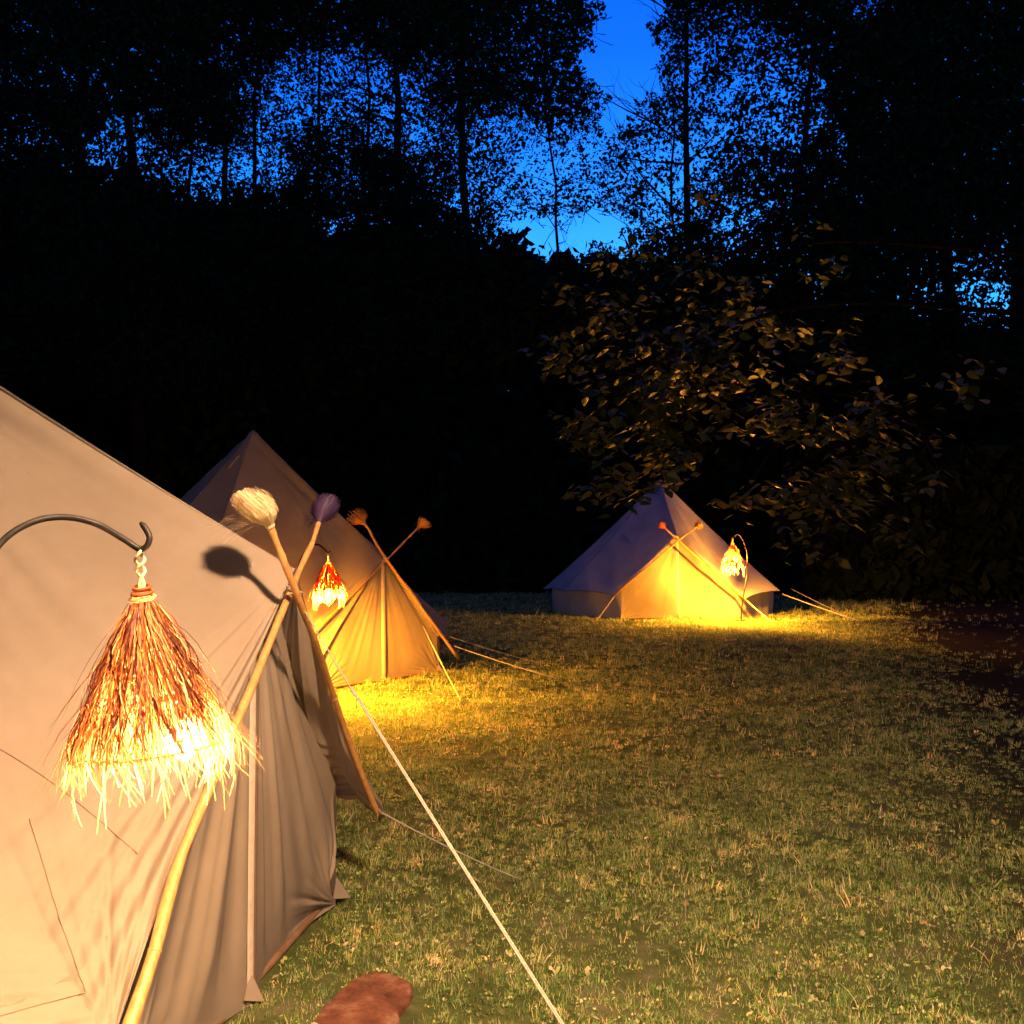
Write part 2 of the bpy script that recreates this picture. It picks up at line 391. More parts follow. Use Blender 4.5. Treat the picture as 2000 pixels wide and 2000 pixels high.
    # peg tabs: small triangular ears pulled out at the pegs
    for s in (-1, 0, 1):
        b = s*doorhw
        V3 = np.array([(da+.004, b-.05, .035), (da+.004, b+.05, .035), (da+.055, b+.035*s, .012), (da+.004, b, .11), (da-.004, b, .04)])
        me = bpy.data.meshes.new('peg_tab'); me.from_pydata(w(V3[:, 0], V3[:, 1], V3[:, 2]).tolist(), [], [[0, 2, 3], [2, 1, 3], [0, 4, 2], [2, 4, 1]]); me.update()
        link('peg_tab', me, M['hem'], root, smooth=False)
    # wall: from one door edge round the back to the other
    th = np.radians(np.linspace(math.degrees(math.atan2(doorhw, da)), 360-math.degrees(math.atan2(doorhw, da)), res[4]))
    rd = math.hypot(doorhw, da); rr = 2.40+(rd-2.40)*np.clip(1-np.minimum(th-th[0], th[-1]-th)/.25, 0, 1)**1
    rows = []; wf = smooth_noise(120, seed+50)
    for i, (a_, r_) in enumerate(zip(th, rr)):
        la, lb = r_*math.cos(a_), r_*math.sin(a_); zz = roof_z(w(la, lb, 0)); top = (zz-base) if zz is not None else .62
        v = np.linspace(0, 1, 8); k = 1+.012*wf(np.array([i/len(th)]))*np.sin(np.pi*v)-.012*(1-v)*abs(math.sin(i*math.pi*10/len(th)))
        if i in (0, len(th)-1): k = np.ones(8)
        rows.append(np.stack([la*k, lb*k, v*top+.002], -1))
    Wl = np.array(rows)
    link('wall', mesh_np('wall', w(Wl[..., 0], Wl[..., 1], Wl[..., 2]).reshape(-1, 3), grid_quads(len(th), 8)), M[cm], root)
    # groundsheet lip that shows under the door
    gs = MB(); P = [w(da-.035, x*doorhw*.96, .014)for x in np.linspace(-1, 1, 13)]
    gs.tube(np.array(P), .016, 6); link('groundsheet_edge', gs.mesh('groundsheet_edge'), M['sheet'], root)
    # crown cap: the reinforced collar at the top, with a seam
    k = int(np.searchsorted(t[0, :, 0], .145)); cap = SF[:, :k]+nrm[:, :k]*.006
    link('crown_cap', mesh_np('crown_cap', w(cap[..., 0], cap[..., 1], cap[..., 2]).reshape(-1, 3), grid_quads(len(B), k)), M['hem'], root)
    # hem of the roof edge
    hr = SF[:, -3:]+nrm[:, -3:]*.004
    link('roof_hem', mesh_np('roof_hem', w(hr[..., 0], hr[..., 1], hr[..., 2]).reshape(-1, 3), grid_quads(len(B), 3)), M['hem'], root)
    # radial seams of the panels
    sm = MB()
    for i in list(range(per, per*nb, per)):
        L = SF[i, int(nv*.09):-1]+nrm[i, int(nv*.09):-1]*.004
        sm.tube(w(L[:, 0], L[:, 1], L[:, 2]), .0045, 4)
    link('panel_seams', sm.mesh('panel_seams'), M['hem'], root)
    return root, w, bvh, verts

PHN = math.radians(-7.5)
near, wN, bvN, vN = bell_tent('large cream bell tent filling the left foreground, its canvas creased beside crossed poles',
    (-3.25, 3.57), PHN, 0, 3.0, (2.54, .03, 1.43), (2.57, 1.0, .34), (2.50, -1.03, .36), 2.62, .50, (150, 260, 26, 240, 160), 3, pinch=.10, dfold=1.5)
PHM = math.radians(-38)
mid, wM, bvM, vM = bell_tent('orange-lit bell tent in the middle, half hidden behind the largest tent',
    (-3.34, 12.5), PHM, 0, 3.02, (2.42, 0, 1.42), (2.55, .98, .31), (2.5, -1.0, .33), 2.6, .48, (70, 90, 14, 140, 160), 11, dfold=.55)
far, wF, bvF, vF = bell_tent('small-looking distant bell tent under the leafy branches, violet roof and glowing triangular door',
    (3.28, 21.5), math.radians(-90), .1, 2.93, (2.17, .0, 1.66), (2.42, 1.30, .42), (2.42, -1.27, .47), 2.62, .50, (70, 60, 14, 140, 160), 23, doorhw=1.12, fold=.8, dfold=.5, cm='canvas_pale')

# seams of the near roof, laid on the canvas where the photograph shows them
def seam_on(bvh, pts, parent, r=.0022, name='seam'):
    out = []
    for px, py in catmull([(a, b, 0) for a, b in pts], 10)[:, :2]:
        d = (at(px, py, 1)-Vector((0, 0, CAMH))).normalized(); h = bvh.ray_cast(Vector((0, 0, CAMH)), d)
        if h[0] is not None: nn = h[1] if h[1].dot(d) < 0 else -h[1]; out.append(h[0]+nn*.002)
    if len(out) > 2:
        m = MB(); m.tube([tuple(p) for p in out], r, 5); link(name, m.mesh(name), M['hem'], parent)
seam_on(bvN, [(-60, 1430), (0, 1463), (90, 1520), (180, 1590), (270, 1668)], near)
seam_on(bvN, [(58, 1600), (85, 1690), (115, 1790), (168, 1938)], near)
seam_on(bvN, [(-60, 2000), (0, 1984), (80, 1962), (168, 1938)], near)
# roof vents of the middle tent
vm = MB(); c = at(462, 905, 12.1)
seamv = [(462-16, 915), (458, 900), (470, 890), (478, 905)]
seam_on(bvM, seamv, mid, .018, 'vent_hood')

# ------------------------------------------------------------------ poles with fibre heads
def fibre_head(parent, base, axis, length, rad, nst, m, seed, droop=(0, 0, 0), wid=.003, curly=.25):
    r = np.random.default_rng(seed); axis = np.array(axis, float); axis /= np.linalg.norm(axis)
    e1 = np.cross(axis, [0, 1, .01]); e1 /= np.linalg.norm(e1); e2 = np.cross(axis, e1)
    k = 8; t = np.linspace(0, 1, k)[None, :, None]
    ph = r.uniform(0, 2*np.pi, nst); sp = np.sqrt(r.uniform(0, 1, nst)); L = length*r.uniform(.6, 1.08, nst)
    rd = (np.cos(ph)[:, None]*e1+np.sin(ph)[:, None]*e2)
    bas = np.array(base)[None, None]; ln = L[:, None, None]
    out = rd[:, None]*(.012+sp[:, None, None]*rad*np.sin(t*1.75)**1.2)
    P = bas+axis*ln*(t*(1-.15*sp[:, None, None]*t))+out+np.array(droop)*ln*t**2*1.0
    jit = r.normal(0, 1, (nst, k, 3))*length*.02*t*curly*4; P = P+jit
    wild = r.uniform(0, 1, nst) > .96                       # loose curly fibres hanging out of the head
    wv = np.array([-1, 0, -.35])*length*.9
    P[wild] += (wv*t**1.6*r.uniform(.2, 1.0, (nst, 1, 1))+np.array([0, 0, -1])*length*.5*t**3)[wild]
    side = np.cross(rd, axis)[:, None]*np.ones((1, k, 1)); side /= np.linalg.norm(side, axis=-1)[..., None]
    Wd = wid*(1-.55*t[..., 0])*r.uniform(.6, 1.6, (nst, 1)); Wd[wild] *= .35
    V, Q = ribbons(P, Wd*np.ones((nst, k)), side)
    o = link('fibre_head', mesh_np('fibre_head', V, Q), m, parent); o['kind'] = 'stuff'
    b = MB(); b.tube([np.array(base)-axis*length*.10+axis*x*length*.32 for x in np.linspace(0, 1, 5)], [rad*.26, rad*.36, rad*.34, rad*.37, rad*.28], 10)
    link('binding', b.mesh('binding'), m, parent)

def head_pole(pts, r0, r1, label, group, headlen, headrad, nst, m, seed, droop=(0, 0, 0), wid=.003):
    P = catmull(pts, 10)
    jr = np.random.default_rng(seed); L = len(P)
    P = P+np.stack([np.interp(np.arange(L), np.linspace(0, L-1, 9), jr.normal(0, r0*.28, 9)) for _ in range(3)], -1)
    rad = np.linspace(r0, r1, L)*(1+.07*np.sin(np.linspace(0, 40, L))+.05*jr.normal(0, 1, L))
    root = empty('wooden_pole', tuple(P[0]), label, 'pole', group)
    b = MB(); b.tube(P, rad, 10); link('shaft', b.mesh('shaft'), M['bamboo'], root)
    kn = MB()                                               # nodes on the cane
    for i in range(4, L-2, 7): kn.tube([P[i]+(P[i+1]-P[i])*x for x in (-.12, 0, .12)], [rad[i]*.9, rad[i]*1.16, rad[i]*.9], 10)
    if L > 12: link('shaft_knots', kn.mesh('shaft_knots'), M['bamboo'], root)['kind'] = 'stuff'
    ax = P[-1]-P[-4]
    fibre_head(root, P[-1], ax, headlen, headrad, nst, m, seed, droop, wid)
    return root
g1, g2, g3 = 'crossed poles of the largest tent', 'crossed poles of the middle tent', 'crossed poles of the distant tent'
head_pole([at(742, 1598, 4.20), at(660, 1385, 3.75), at(582, 1165, 3.12), at(526, 1022, 2.98)], .0128, .0108,
    'brown wooden pole down the right edge of the largest tent, topped by a cream tassel', g1, .118, .044, 1100, M['cream'], 5, (-.28, 0, -.02), .0042)
head_pole([at(215, 2100, 2.12), at(400, 1567, 2.62), at(566, 1150, 3.18), at(622, 1018, 3.40)], .0168, .0085,
    'yellow-lit wooden pole running behind the near lantern to a violet tassel', g1, .105, .036, 700, M['violet'], 6, (.12, 0, 0), .004)
head_pole([at(896, 1286, 11.55), at(757, 1094, 10.8), at(710, 1018, 10.45)], .018, .013,
    'wooden pole with ochre tassel leaning down the right edge of the middle tent', g2, .15, .10, 160, M['ochre'], 7, (-.2, 0, 0), .012)
head_pole([at(598, 1250, 10.1), at(757, 1092, 10.9), at(818, 1028, 11.15)], .013, .011,
    'thin wooden pole with pale ochre tassel slanting right above the middle tent', g2, .12, .08, 140, M['ochre'], 8, (.1, 0, -.1), .012)
head_pole([at(1460, 1174, 18.9), at(1325, 1056, 18.95), at(1299, 1032, 18.95)], .019, .016,
    'thin pole with red tassel pointing up left above the distant tent door', g3, .15, .08, 140, M['redfib'], 9, (0, 0, 0), .02)
head_pole([at(1196, 1166, 18.9), at(1320, 1060, 18.9), at(1357, 1031, 18.9)], .019, .016,
    'thin pole with orange tassel pointing up right above the distant tent door', g3, .16, .09, 140, M['ochre'], 10, (0, 0, 0), .02)

# ------------------------------------------------------------------ lanterns and their hooks
def emis(name, col, strength):
    def f(nt):
        e = N(nt, 'ShaderNodeEmission'); e.inputs[0].default_value = (*col, 1); e.inputs[1].default_value = strength; return e.outputs[0]
    return mat(name, f)
def lantern(top, s, key, label, nst, seed, tilt=(0, 0), wid=.0028, bulb_off=(.02, -.02, -.285), red=False, br0=.030):
    """top = point where the cord hangs on the hook, s = scale (1 -> shade .42 m tall)"""
    r = np.random.default_rng(seed); top = np.array(top, float)
    root = empty('straw_lantern', tuple(top), label, 'lantern', 'straw lanterns hanging on iron hooks')
    axis = np.array([tilt[0], tilt[1], -1.]); axis /= np.linalg.norm(axis)
    e1 = np.cross(axis, [0, 1, 0]); e1 /= np.linalg.norm(e1); e2 = np.cross(axis, e1)
    def loc(a, rad, ph): return top+axis*(np.asarray(a)*s)[..., None]+((np.cos(ph)*rad*s)[..., None]*e1+(np.sin(ph)*rad*s)[..., None]*e2)
    # cord: a twisted loop
    cd = MB(); tt = np.linspace(0, 1, 26)
    for o_ in (0, np.pi): cd.tube(loc(-.004+.066*tt, .0045*np.sin(np.pi*np.clip(tt*1.3, 0, 1))+.0035, o_+tt*10), .0028*s, 5)
    link('cord', cd.mesh('cord'), M['cream'], root)
    # wire cone and rings that carry the straw
    fr = MB(); H0, H1, R0, R1 = .084, .330, .013, .114
    for q in range(10):
        ph = q/10*2*np.pi; fr.tube(loc(np.array([H0, H1]), np.array([R0, R1]), np.array([ph, ph])), .0016*s, 4)
    for x in (0, .35, .68, 1):
        ph = np.linspace(0, 2*np.pi, 25); fr.tube(loc(np.full(25, H0+(H1-H0)*x), np.full(25, R0+(R1-R0)*x), ph), .0022*s, 4)
    link('shade_frame', fr.mesh('shade_frame'), M['bamboo'], root)
    # straw: overlapping tiers of ribbons following the cone and splaying at the rim
    k = 11; t = np.linspace(0, 1, k)[None, :]
    st = r.uniform(0, 1, nst)**.75*.80; ph0 = r.uniform(0, 2*np.pi, nst)
    ln = np.minimum(r.uniform(.30, .60, nst), 1.02-st+r.exponential(.30, nst)*(r.uniform(0, 1, nst) > .5)+.02)
    a = st[:, None]+ln[:, None]*t                             # 0..1 along the cone, >1 is fringe below the rim
    h = H0+(H1-H0)*a
    over = np.clip(a-1, 0, 1)
    rad = R0+(R1-R0)*(np.minimum(a, 1)+.35*over)+.004+.022*r.uniform(0, 1, (nst, 1))**2*np.sin(np.pi*t)+r.uniform(0, .006, (nst, 1))
    over = np.clip(a-1, 0, 1); curl = r.normal(.10, .16, (nst, 1))
    rad = rad+over**1.5*curl*.5
    ph = ph0[:, None]+r.normal(0, .17, (nst, 1))*t-.10*t+r.normal(0, .8, (nst, 1))*over**1.2
    h = h-over*r.uniform(-.02, .05, (nst, 1))
    P = loc(h, rad, ph); P = P+np.array([-.004, 0, 0])*s*(np.clip(a, 0, 2)**2)[..., None]; P = P+r.normal(0, .0005*s, P.shape)
    rdv = np.cos(ph)[..., None]*e1+np.sin(ph)[..., None]*e2
    T = np.gradient(P, axis=1); side = np.cross(rdv, T); side /= np.linalg.norm(side, axis=-1)[..., None]+1e-9
    wisp = r.uniform(0, 1, nst) < .09                        # loose wisps that fly out of the cone
    P[wisp] += (rdv*(t**2*s*r.uniform(.015, .07, (nst, 1)))[..., None]+np.array([0, 0, -1])*(t**3*s*r.uniform(0, .05, (nst, 1)))[..., None])[wisp]
    tw = r.uniform(-1.2, 1.2, (nst, 1))[..., None]; side = side*np.cos(tw)+rdv*np.sin(tw)
    Wd = wid*s*r.uniform(.5, 1.5, (nst, 1))*(1-.75*t**3); fat = r.uniform(0, 1, nst) > .975; Wd[fat] *= 2.2; Wd[wisp] *= .7
    V, Q = ribbons(P, Wd, side)
    me = mesh_np('straw_fringe', V, Q)
    dye_light = np.repeat(np.clip((a-.85)/.40, 0, 1).ravel(), 2); dye_light = dye_light[:len(me.vertices)]  # dyed tops, with their dimmer filtered lamplight put into the colour too
    at_ = me.attributes.new('dye_light', 'FLOAT', 'POINT'); at_.data.foreach_set('value', dye_light.astype(np.float32))
    o = link('straw_fringe', me, M['straw_red' if red else 'straw'], root); o['kind'] = 'stuff'
    # stiff split-cane strips that cross the fringe at odd angles
    ns2 = 46; ph2 = r.uniform(0, 2*np.pi, ns2); k2 = 6; t2 = np.linspace(0, 1, k2)[None]
    a2 = r.uniform(.74, 1.0, (ns2, 1))+r.uniform(.30, .62, (ns2, 1))*t2
    rad2 = (R0+(R1-R0)*np.minimum(a2, 1.05))*.96+.015*np.sin(2*t2); phs = ph2[:, None]+r.normal(.18, .38, (ns2, 1))*t2
    P2 = loc(H0+(H1-H0)*a2, rad2, phs); rd2 = np.cos(phs)[..., None]*e1+np.sin(phs)[..., None]*e2
    sd2 = np.cross(rd2, np.gradient(P2, axis=1)); sd2 /= np.linalg.norm(sd2, axis=-1)[..., None]+1e-9
    V, Q = ribbons(P2, (wid*1.7*s)*(1-.6*t2**2)*r.uniform(.7, 1.3, (ns2, 1)), sd2)
    me = mesh_np('cane_strips', V, Q); at_ = me.attributes.new('dye_light', 'FLOAT', 'POINT'); at_.data.foreach_set('value', np.ones(len(me.vertices), np.float32))
    link('cane_strips', me, M['straw'], root)['kind'] = 'stuff'
    # neck: straw gathered and tied
    nk = MB()
    for z0 in (.062, .071, .080): ph = np.linspace(0, 2*np.pi, 15); nk.tube(loc(np.full(15, z0)+.004*np.sin(ph), np.full(15, .010+(z0-.052)*.35), ph), .0030*s, 6)
    link('neck_binding', nk.mesh('neck_binding'), M['straw'], root)
    # bulb and socket
    pw, col = LAMP[key]; br = br0*s; area = 4*np.pi*br*br
    c = top+axis*(-bulb_off[2])*s+np.array([bulb_off[0], bulb_off[1], 0])*s
    prof = [(0, .03), (.1, .55), (.25, .85), (.45, 1), (.65, .9), (.85, .5), (1, .05)]
    b = MB(); b.tube([c+axis*br*(2*x-1)*1.15 for x, _ in prof], [br*y for _, y in prof], 12)
    bm = link('bulb', b.mesh('bulb'), emis('bulb_glow_'+key, col, pw/(np.pi*area)), root)
    sk = MB(); sk.tube([c-axis*br*1.15, c-axis*br*1.6, c-axis*br*2.6], [br*.45, br*.5, br*.42], 10); link('socket', sk.mesh('socket'), M['iron'], root)
    wr = MB(); wr.tube([c-axis*br*2.6, top+axis*.10*s], .002*s, 5); link('bulb_wire', wr.mesh('bulb_wire'), M['iron'], root)
    return root

def hook(pts, r, label, foot):
    P = catmull(pts, 10)
    root = empty('shepherd_hook', foot, label, 'hook', 'iron hooks that carry the lanterns')
    b = MB(); L = len(P); rad = np.full(L, r); rad[-6:] = np.linspace(r, r*.6, 6); b.tube(P, rad, 10)
    link('rod', b.mesh('rod'), M['iron'], root)
    f = np.array(foot); p = MB(); p.tube([f+np.array([-.09, 0, .16]), f+np.array([-.085, 0, .05]), f+np.array([0, 0, .05]), f+np.array([.085, 0, .05]), f+np.array([.09, 0, .16])][1:4], r*.8, 6)
    link('foot_spike', p.mesh('foot_spike'), M['iron'], root)
    return root

D0 = 1.65
stk = at(-62, 1200, 1.50)
hook([(stk.x-.01, stk.y, -.05), (stk.x-.005, stk.y, .6), (stk.x, stk.y, 1.25), at(-58, 1155, 1.50), at(0, 1062, 1.53), at(60, 1021, 1.56), at(122, 1010, 1.59), at(185, 1022, 1.61), at(240, 1052, 1.64),
      at(270, 1071, 1.65), at(285, 1068, 1.65), at(292, 1051, 1.65), at(284, 1032, 1.655), at(275, 1021, 1.66)], .0054,
     'thick black curled iron hook arching in from the left edge above the largest straw lantern', (stk.x-.01, stk.y, 0))
lantern(at(272, 1076, D0), 1.0, 'near', 'large brown straw lantern close up in front of the largest tent canvas', 2100, 4, tilt=(.085, 0), wid=.0019, bulb_off=(.055, -.01, -.318))
hm = at(592, 1288, 9.4)
hook([(hm.x, hm.y, -.05), (hm.x, hm.y, .7), at(582, 1130, 9.4), at(587, 1095, 9.4), at(603, 1070, 9.4), at(622, 1064, 9.4), at(640, 1079, 9.4), at(646, 1076, 9.4)], .010,
     'dark curved hook behind the violet tassel, carrying the lantern of the middle tent', (hm.x, hm.y, 0))
lantern(at(641, 1080, 9.4), 1.18, 'mid', 'glowing straw lantern with red top in front of the middle tent', 760, 5, tilt=(.02, 0), wid=.006, bulb_off=(0, -.02, -.318), red=True)
hf_ = at(1446, 1175, 18.15)
hook([(hf_.x, hf_.y, .05), at(1450, 1178, 18.15), at(1459, 1120, 18.15), at(1459, 1080, 18.15), at(1450, 1053, 18.15), at(1440, 1043, 18.15), at(1432, 1050, 18.15), at(1430, 1047, 18.15)], .012,
     'thin curved hook at the right side of the distant tent holding its lantern', (hf_.x, hf_.y, .1))
lantern(at(1431, 1049, 18.15), 1.6, 'far', 'small glowing white-hot straw lantern beside the distant tent door', 190, 6, wid=.009, bulb_off=(0, -.02, -.318), red=True)

# an added lantern, unseen above the frame, lights the near grass and canvas
hook([(2.5, .3, -.05), (2.5, .3, 1.2), (2.5, .3, 2.75), (2.3, .4, 3.2), (1.5, .75, 3.42), (.6, 1.05, 3.3), (.34, 1.1, 3.10), (.28, 1.1, 3.18)], .011,
     'added tall iron hook, unseen right of the frame, carrying the added lantern', (2.5, .3, 0))
lantern((.34, 1.1, 3.10), 1.0, 'back', 'added straw lantern, unseen above the frame, to light the near canvas and grass', 420, 9, bulb_off=(0, 0, -.302), br0=.075)

# ------------------------------------------------------------------ guy ropes
def rope(pts, r, label, group, peg=None, knot=None, double=None):
    pts = [np.array(p, float) for p in pts]
    root = empty('guy_rope', tuple(pts[-1]), label, 'rope', group)
    b = MB()
    P = np.concatenate([np.linspace(pts[i], pts[i+1], 24)[(1 if i else 0):] for i in range(len(pts)-1)])
    tt = np.linspace(0, 1, len(P)); P = P-np.array([0, 0, 1])*(.012*4*tt*(1-tt))[:, None]
    b.tube(P, r, 6)
    if double is not None:
        i0 = int(double*(len(P)-1)); off = np.array([r*1.6, 0, r*1.0]); b.tube(P[i0:]+off, r, 6)
    link('cord', b.mesh('cord'), M['rope'], root)
    if knot is not None:
        i0 = int(knot*(len(P)-1)); k = MB(); d = P[i0+1]-P[i0]; d /= np.linalg.norm(d)
        k.tube([P[i0]+d*x*r*8 for x in (-1, -.4, .1, .6, 1)], [r*1.3, r*2.6, r*1.9, r*2.7, r*1.2], 8)
        k.tube([P[i0], P[i0]+np.array([.012, -.01, -.012]), P[i0]+np.array([.010, -.01, -.045])], r*.8, 5)
        link('knot', k.mesh('knot'), M['rope'], root)
    e = pts[-1]; k = MB(); k.tube([e+np.array([.012, 0, .035]), e+np.array([0, 0, .045]), e+np.array([-.012, 0, .03]), e+np.array([-.01, 0, -.03])], max(.003, r*.7), 6)
    link('peg', k.mesh('peg'), M['steel'], root)
    return root
gN, gM, gF = 'guy ropes of the largest tent', 'guy ropes of the middle tent', 'guy ropes of the distant tent'
pk = at(586, 1178, 3.2); q = at(1100, 2000, 2.35); d = q-pk; t = (pk.z-.02)/-d.z; e = pk+d*t
rope([pk, pk+d*.40, e], .0024, 'long bright guy rope running from the crossed poles to the bottom of the lawn', gN, double=.36, knot=.345)
rope([at(733, 1580, 4.18), ground_at(1015, 1717, .02)], .0036, 'short guy rope from the lower end of the cream-tasselled pole out across the lawn', gN, knot=.04)
rope([at(826, 1222, 11.0), ground_at(902, 1372, .02)], .0075, 'steep guy rope in front of the middle tent, pegged in the bright grass', gM)
rope([at(888, 1262, 11.5), ground_at(1088, 1325, .02)], .0065, 'lower of two ropes running right from the middle tent corner', gM)
rope([at(862, 1238, 11.8), ground_at(1060, 1297, .02)], .004, 'thin faint upper rope running right from the middle tent', gM)
rope([at(1200, 1164, 18.95), ground_at(1163, 1214, .1)], .011, 'short rope at the left corner of the distant tent door', gF)
rope([at(1455, 1170, 18.95), ground_at(1512, 1218, .1)], .013, 'bright rope at the right corner of the distant tent door', gF)
rope([at(1528, 1160, 20.3), ground_at(1682, 1214, .1)], .010, 'long rope running right from the distant tent roof', gF)
rope([at(1545, 1150, 21.5), ground_at(1655, 1203, .1)], .007, 'thin dim rope behind the long one right of the distant tent', gF)
rope([at(1070, 1152, 21.0), ground_at(1042, 1208, .1)], .007, 'thin dim rope at the left end of the distant tent', gF)
# lashing where the two near poles cross
lb = MB(); c = np.array(at(575, 1160, 3.17))
for i in range(4):
    ph = np.linspace(0, 2*np.pi, 14); lb.tube(c+np.stack([.024*np.cos(ph), .026*np.sin(ph), .010*i-.015+.012*np.cos(ph+i)], -1), .0028, 5)
o = link('lashing', lb.mesh('lashing'), M['rope'])
tag(o, 'pale cord lashing tied round the crossing of the two foreground poles', 'lashing')

# ------------------------------------------------------------------ red stone at the lower edge
out2 = [(596, 2040), (640, 1972), (700, 1922), (735, 1912), (775, 1918), (802, 1936), (800, 1960), (782, 1990), (770, 2040), (690, 2090)]
base = np.array([list(ground_at(a, b, 0)) for a, b in out2]); ctr = base.mean(0)
rows = []; rs = np.random.default_rng(3)
ring = catmull([tuple(p) for p in base]+[tuple(base[0])], 8)[:-1]; ring[:, :2] += rs.normal(0, .0028, (len(ring), 2))
for z, k in ((-.02, 1.02), (.012, 1.01), (.022, .985), (.027, .95), (.028, .88), (.029, .79), (.028, .70), (.029, .60), (.028, .5), (.029, .4), (.028, .3), (.029, .2), (.029, .1), (.029, .002)):
    rr = ctr+(ring-ctr)*k; rr[:, 2] = z+rs.normal(0, .0007, len(rr))*(z > 0)+.005*np.sin(rr[:, 0]*31)*np.sin(rr[:, 1]*23)+.002*np.sin(rr[:, 0]*130+rr[:, 1]*90); rows.append(rr)
Vs = np.array(rows); ns_ = len(ring); m_ = MB()
i, j = np.meshgrid(np.arange(13), np.arange(ns_), indexing='ij'); A_ = i*ns_+j; B_ = i*ns_+(j+1) % ns_
m_.add(Vs.reshape(-1, 3), np.stack([A_, B_, B_+ns_, A_+ns_], -1).reshape(-1, 4))
me = m_.mesh('stepping_stone'); o = link('stepping_stone', me, M['stone']); tag(o, 'rough reddish stone slab lying in the grass at the bottom edge', 'stone')
me.polygons.foreach_set('use_smooth', [True]*len(me.polygons))

# ------------------------------------------------------------------ grass
def in_tent(x, y):
    m = np.zeros(len(x), bool)
    for C, ph in (((-3.25, 3.57), PHN), ((-3.34, 12.5), PHM), ((3.28, 21.5), -math.pi/2)):
        dx, dy = x-C[0], y-C[1]; a = dx*math.cos(ph)+dy*math.sin(ph); b = -dx*math.sin(ph)+dy*math.cos(ph)
        m |= (np.hypot(dx, dy) < 2.36) | ((np.abs(b) < 1.0) & (a > 0) & (a < 2.42))
    return m
coll = bpy.data.collections.new('tufts')
for v in range(7):
    r = np.random.default_rng(100+v); nb = 10 if v < 5 else 7; k = 4; t = np.linspace(0, 1, k)[None, :, None]
    az = r.uniform(0, 2*np.pi, nb); ln = r.uniform(.014, .038, nb)*(1.5 if v == 4 else 1)*(.45 if v >= 5 else 1)
    b0 = np.stack([r.normal(0, .014, nb), r.normal(0, .014, nb), np.zeros(nb)], -1)
    hd = np.stack([np.cos(az), np.sin(az), np.zeros(nb)], -1); lean = r.uniform(.2, 1.5, nb)[:, None, None]
    P = b0[:, None]+np.array([0, 0, 1])*ln[:, None, None]*(t-.28*lean*t**2*.6)+hd[:, None]*ln[:, None, None]*lean*t**1.7*.7
    sd = np.stack([-np.sin(az), np.cos(az), np.zeros(nb)], -1)[:, None]*np.ones((1, k, 1))
    Wd = (.0026 if v < 5 else .011)*r.uniform(.7, 1.3, (nb, 1))*((1-t[..., 0]**2)+.03 if v < 5 else np.sin(np.pi*(.12+.85*t[..., 0])))
    V, Q = ribbons(P, Wd*np.ones((nb, k)), sd)
    me = mesh_np('tuft', V, Q); me.materials.append(M['blade']); o = bpy.data.objects.new('tuft', me); coll.objects.link(o)
PX, PY, PS = [], [], []
for d0, d1, dens, sc in ((2.0, 4.2, 3300, .78), (4.2, 7, 1900, .95), (7, 12, 620, 1.35), (12, 20, 260, 1.8), (20, 31, 90, 2.6)):
    area = .62*2*(d1**2-d0**2)/2; n_ = int(area*dens*1.25)
    y = np.sqrt(rng.uniform(d0**2, d1**2, n_)); x = rng.uniform(-.62, .62, n_)*y; w_ = rng.uniform(0, 1, n_) < .2; x[w_] = (np.sign(x)*(.6*y+rng.uniform(0, 1, n_)**1.3*(1.5+.12*y)))[w_]
    keep = ~in_tent(x, y)
    # the sward is thinner and thicker in patches
    pat = .5+.35*np.sin(x*2.3+1.3*np.sin(y*1.9))*np.sin(y*2.7+1.1*np.sin(x*3.1))+.3*np.sin(x*6.1+2*np.sin(y*4.3))*np.sin(y*7.3+1.7*np.sin(x*5.1))
    keep &= rng.uniform(0, 1, n_) < .30+.75*pat
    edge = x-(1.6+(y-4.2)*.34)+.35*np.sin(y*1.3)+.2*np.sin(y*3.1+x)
    keep &= rng.uniform(0, 1, n_) < np.clip(1-edge/1.7, .03, 1)  # tufts thin out over the soil darkened for the light falloff
    s_ = sc*rng.uniform(.5, 1.15, n_)*(1+.8*(rng.uniform(0, 1, n_) > .96))
    PX.append(x[keep]); PY.append(y[keep]); PS.append(s_[keep])
x = np.concatenate(PX); y = np.concatenate(PY); s_ = np.concatenate(PS)
# keep the stone clear
sc_ = np.hypot((x-ctr[0])/.17, (y-ctr[1])/.22) > 1; x, y, s_ = x[sc_], y[sc_], s_[sc_]
me = bpy.data.meshes.new('grass'); me.vertices.add(len(x)); me.vertices.foreach_set('co', np.stack([x, y, gz(x, y)], -1).astype(np.float32).ravel())
a_ = me.attributes.new('scl', 'FLOAT', 'POINT'); a_.data.foreach_set('value', s_.astype(np.float32))
a_ = me.attributes.new('rot', 'FLOAT_VECTOR', 'POINT'); a_.data.foreach_set('vector', np.stack([rng.normal(0, .15, len(x)), rng.normal(0, .15, len(x)), rng.uniform(0, 6.28, len(x))], -1).astype(np.float32).ravel())
go = bpy.data.objects.new('grass', me); TL.objects.link(go); tag(go, 'short lawn grass between the tents, lit yellow near the lanterns', 'grass', kind='stuff')
ng = bpy.data.node_groups.new('grass_tufts', 'GeometryNodeTree')
ng.interface.new_socket('Geometry', in_out='INPUT', socket_type='NodeSocketGeometry'); ng.interface.new_socket('Geometry', in_out='OUTPUT', socket_type='NodeSocketGeometry')
gi, gout = ng.nodes.new('NodeGroupInput'), ng.nodes.new('NodeGroupOutput')
ci_ = ng.nodes.new('GeometryNodeCollectionInfo'); ci_.inputs['Collection'].default_value = coll; ci_.inputs['Separate Children'].default_value = True; ci_.inputs['Reset Children'].default_value = True
ip = ng.nodes.new('GeometryNodeInstanceOnPoints'); ip.inputs['Pick Instance'].default_value = True
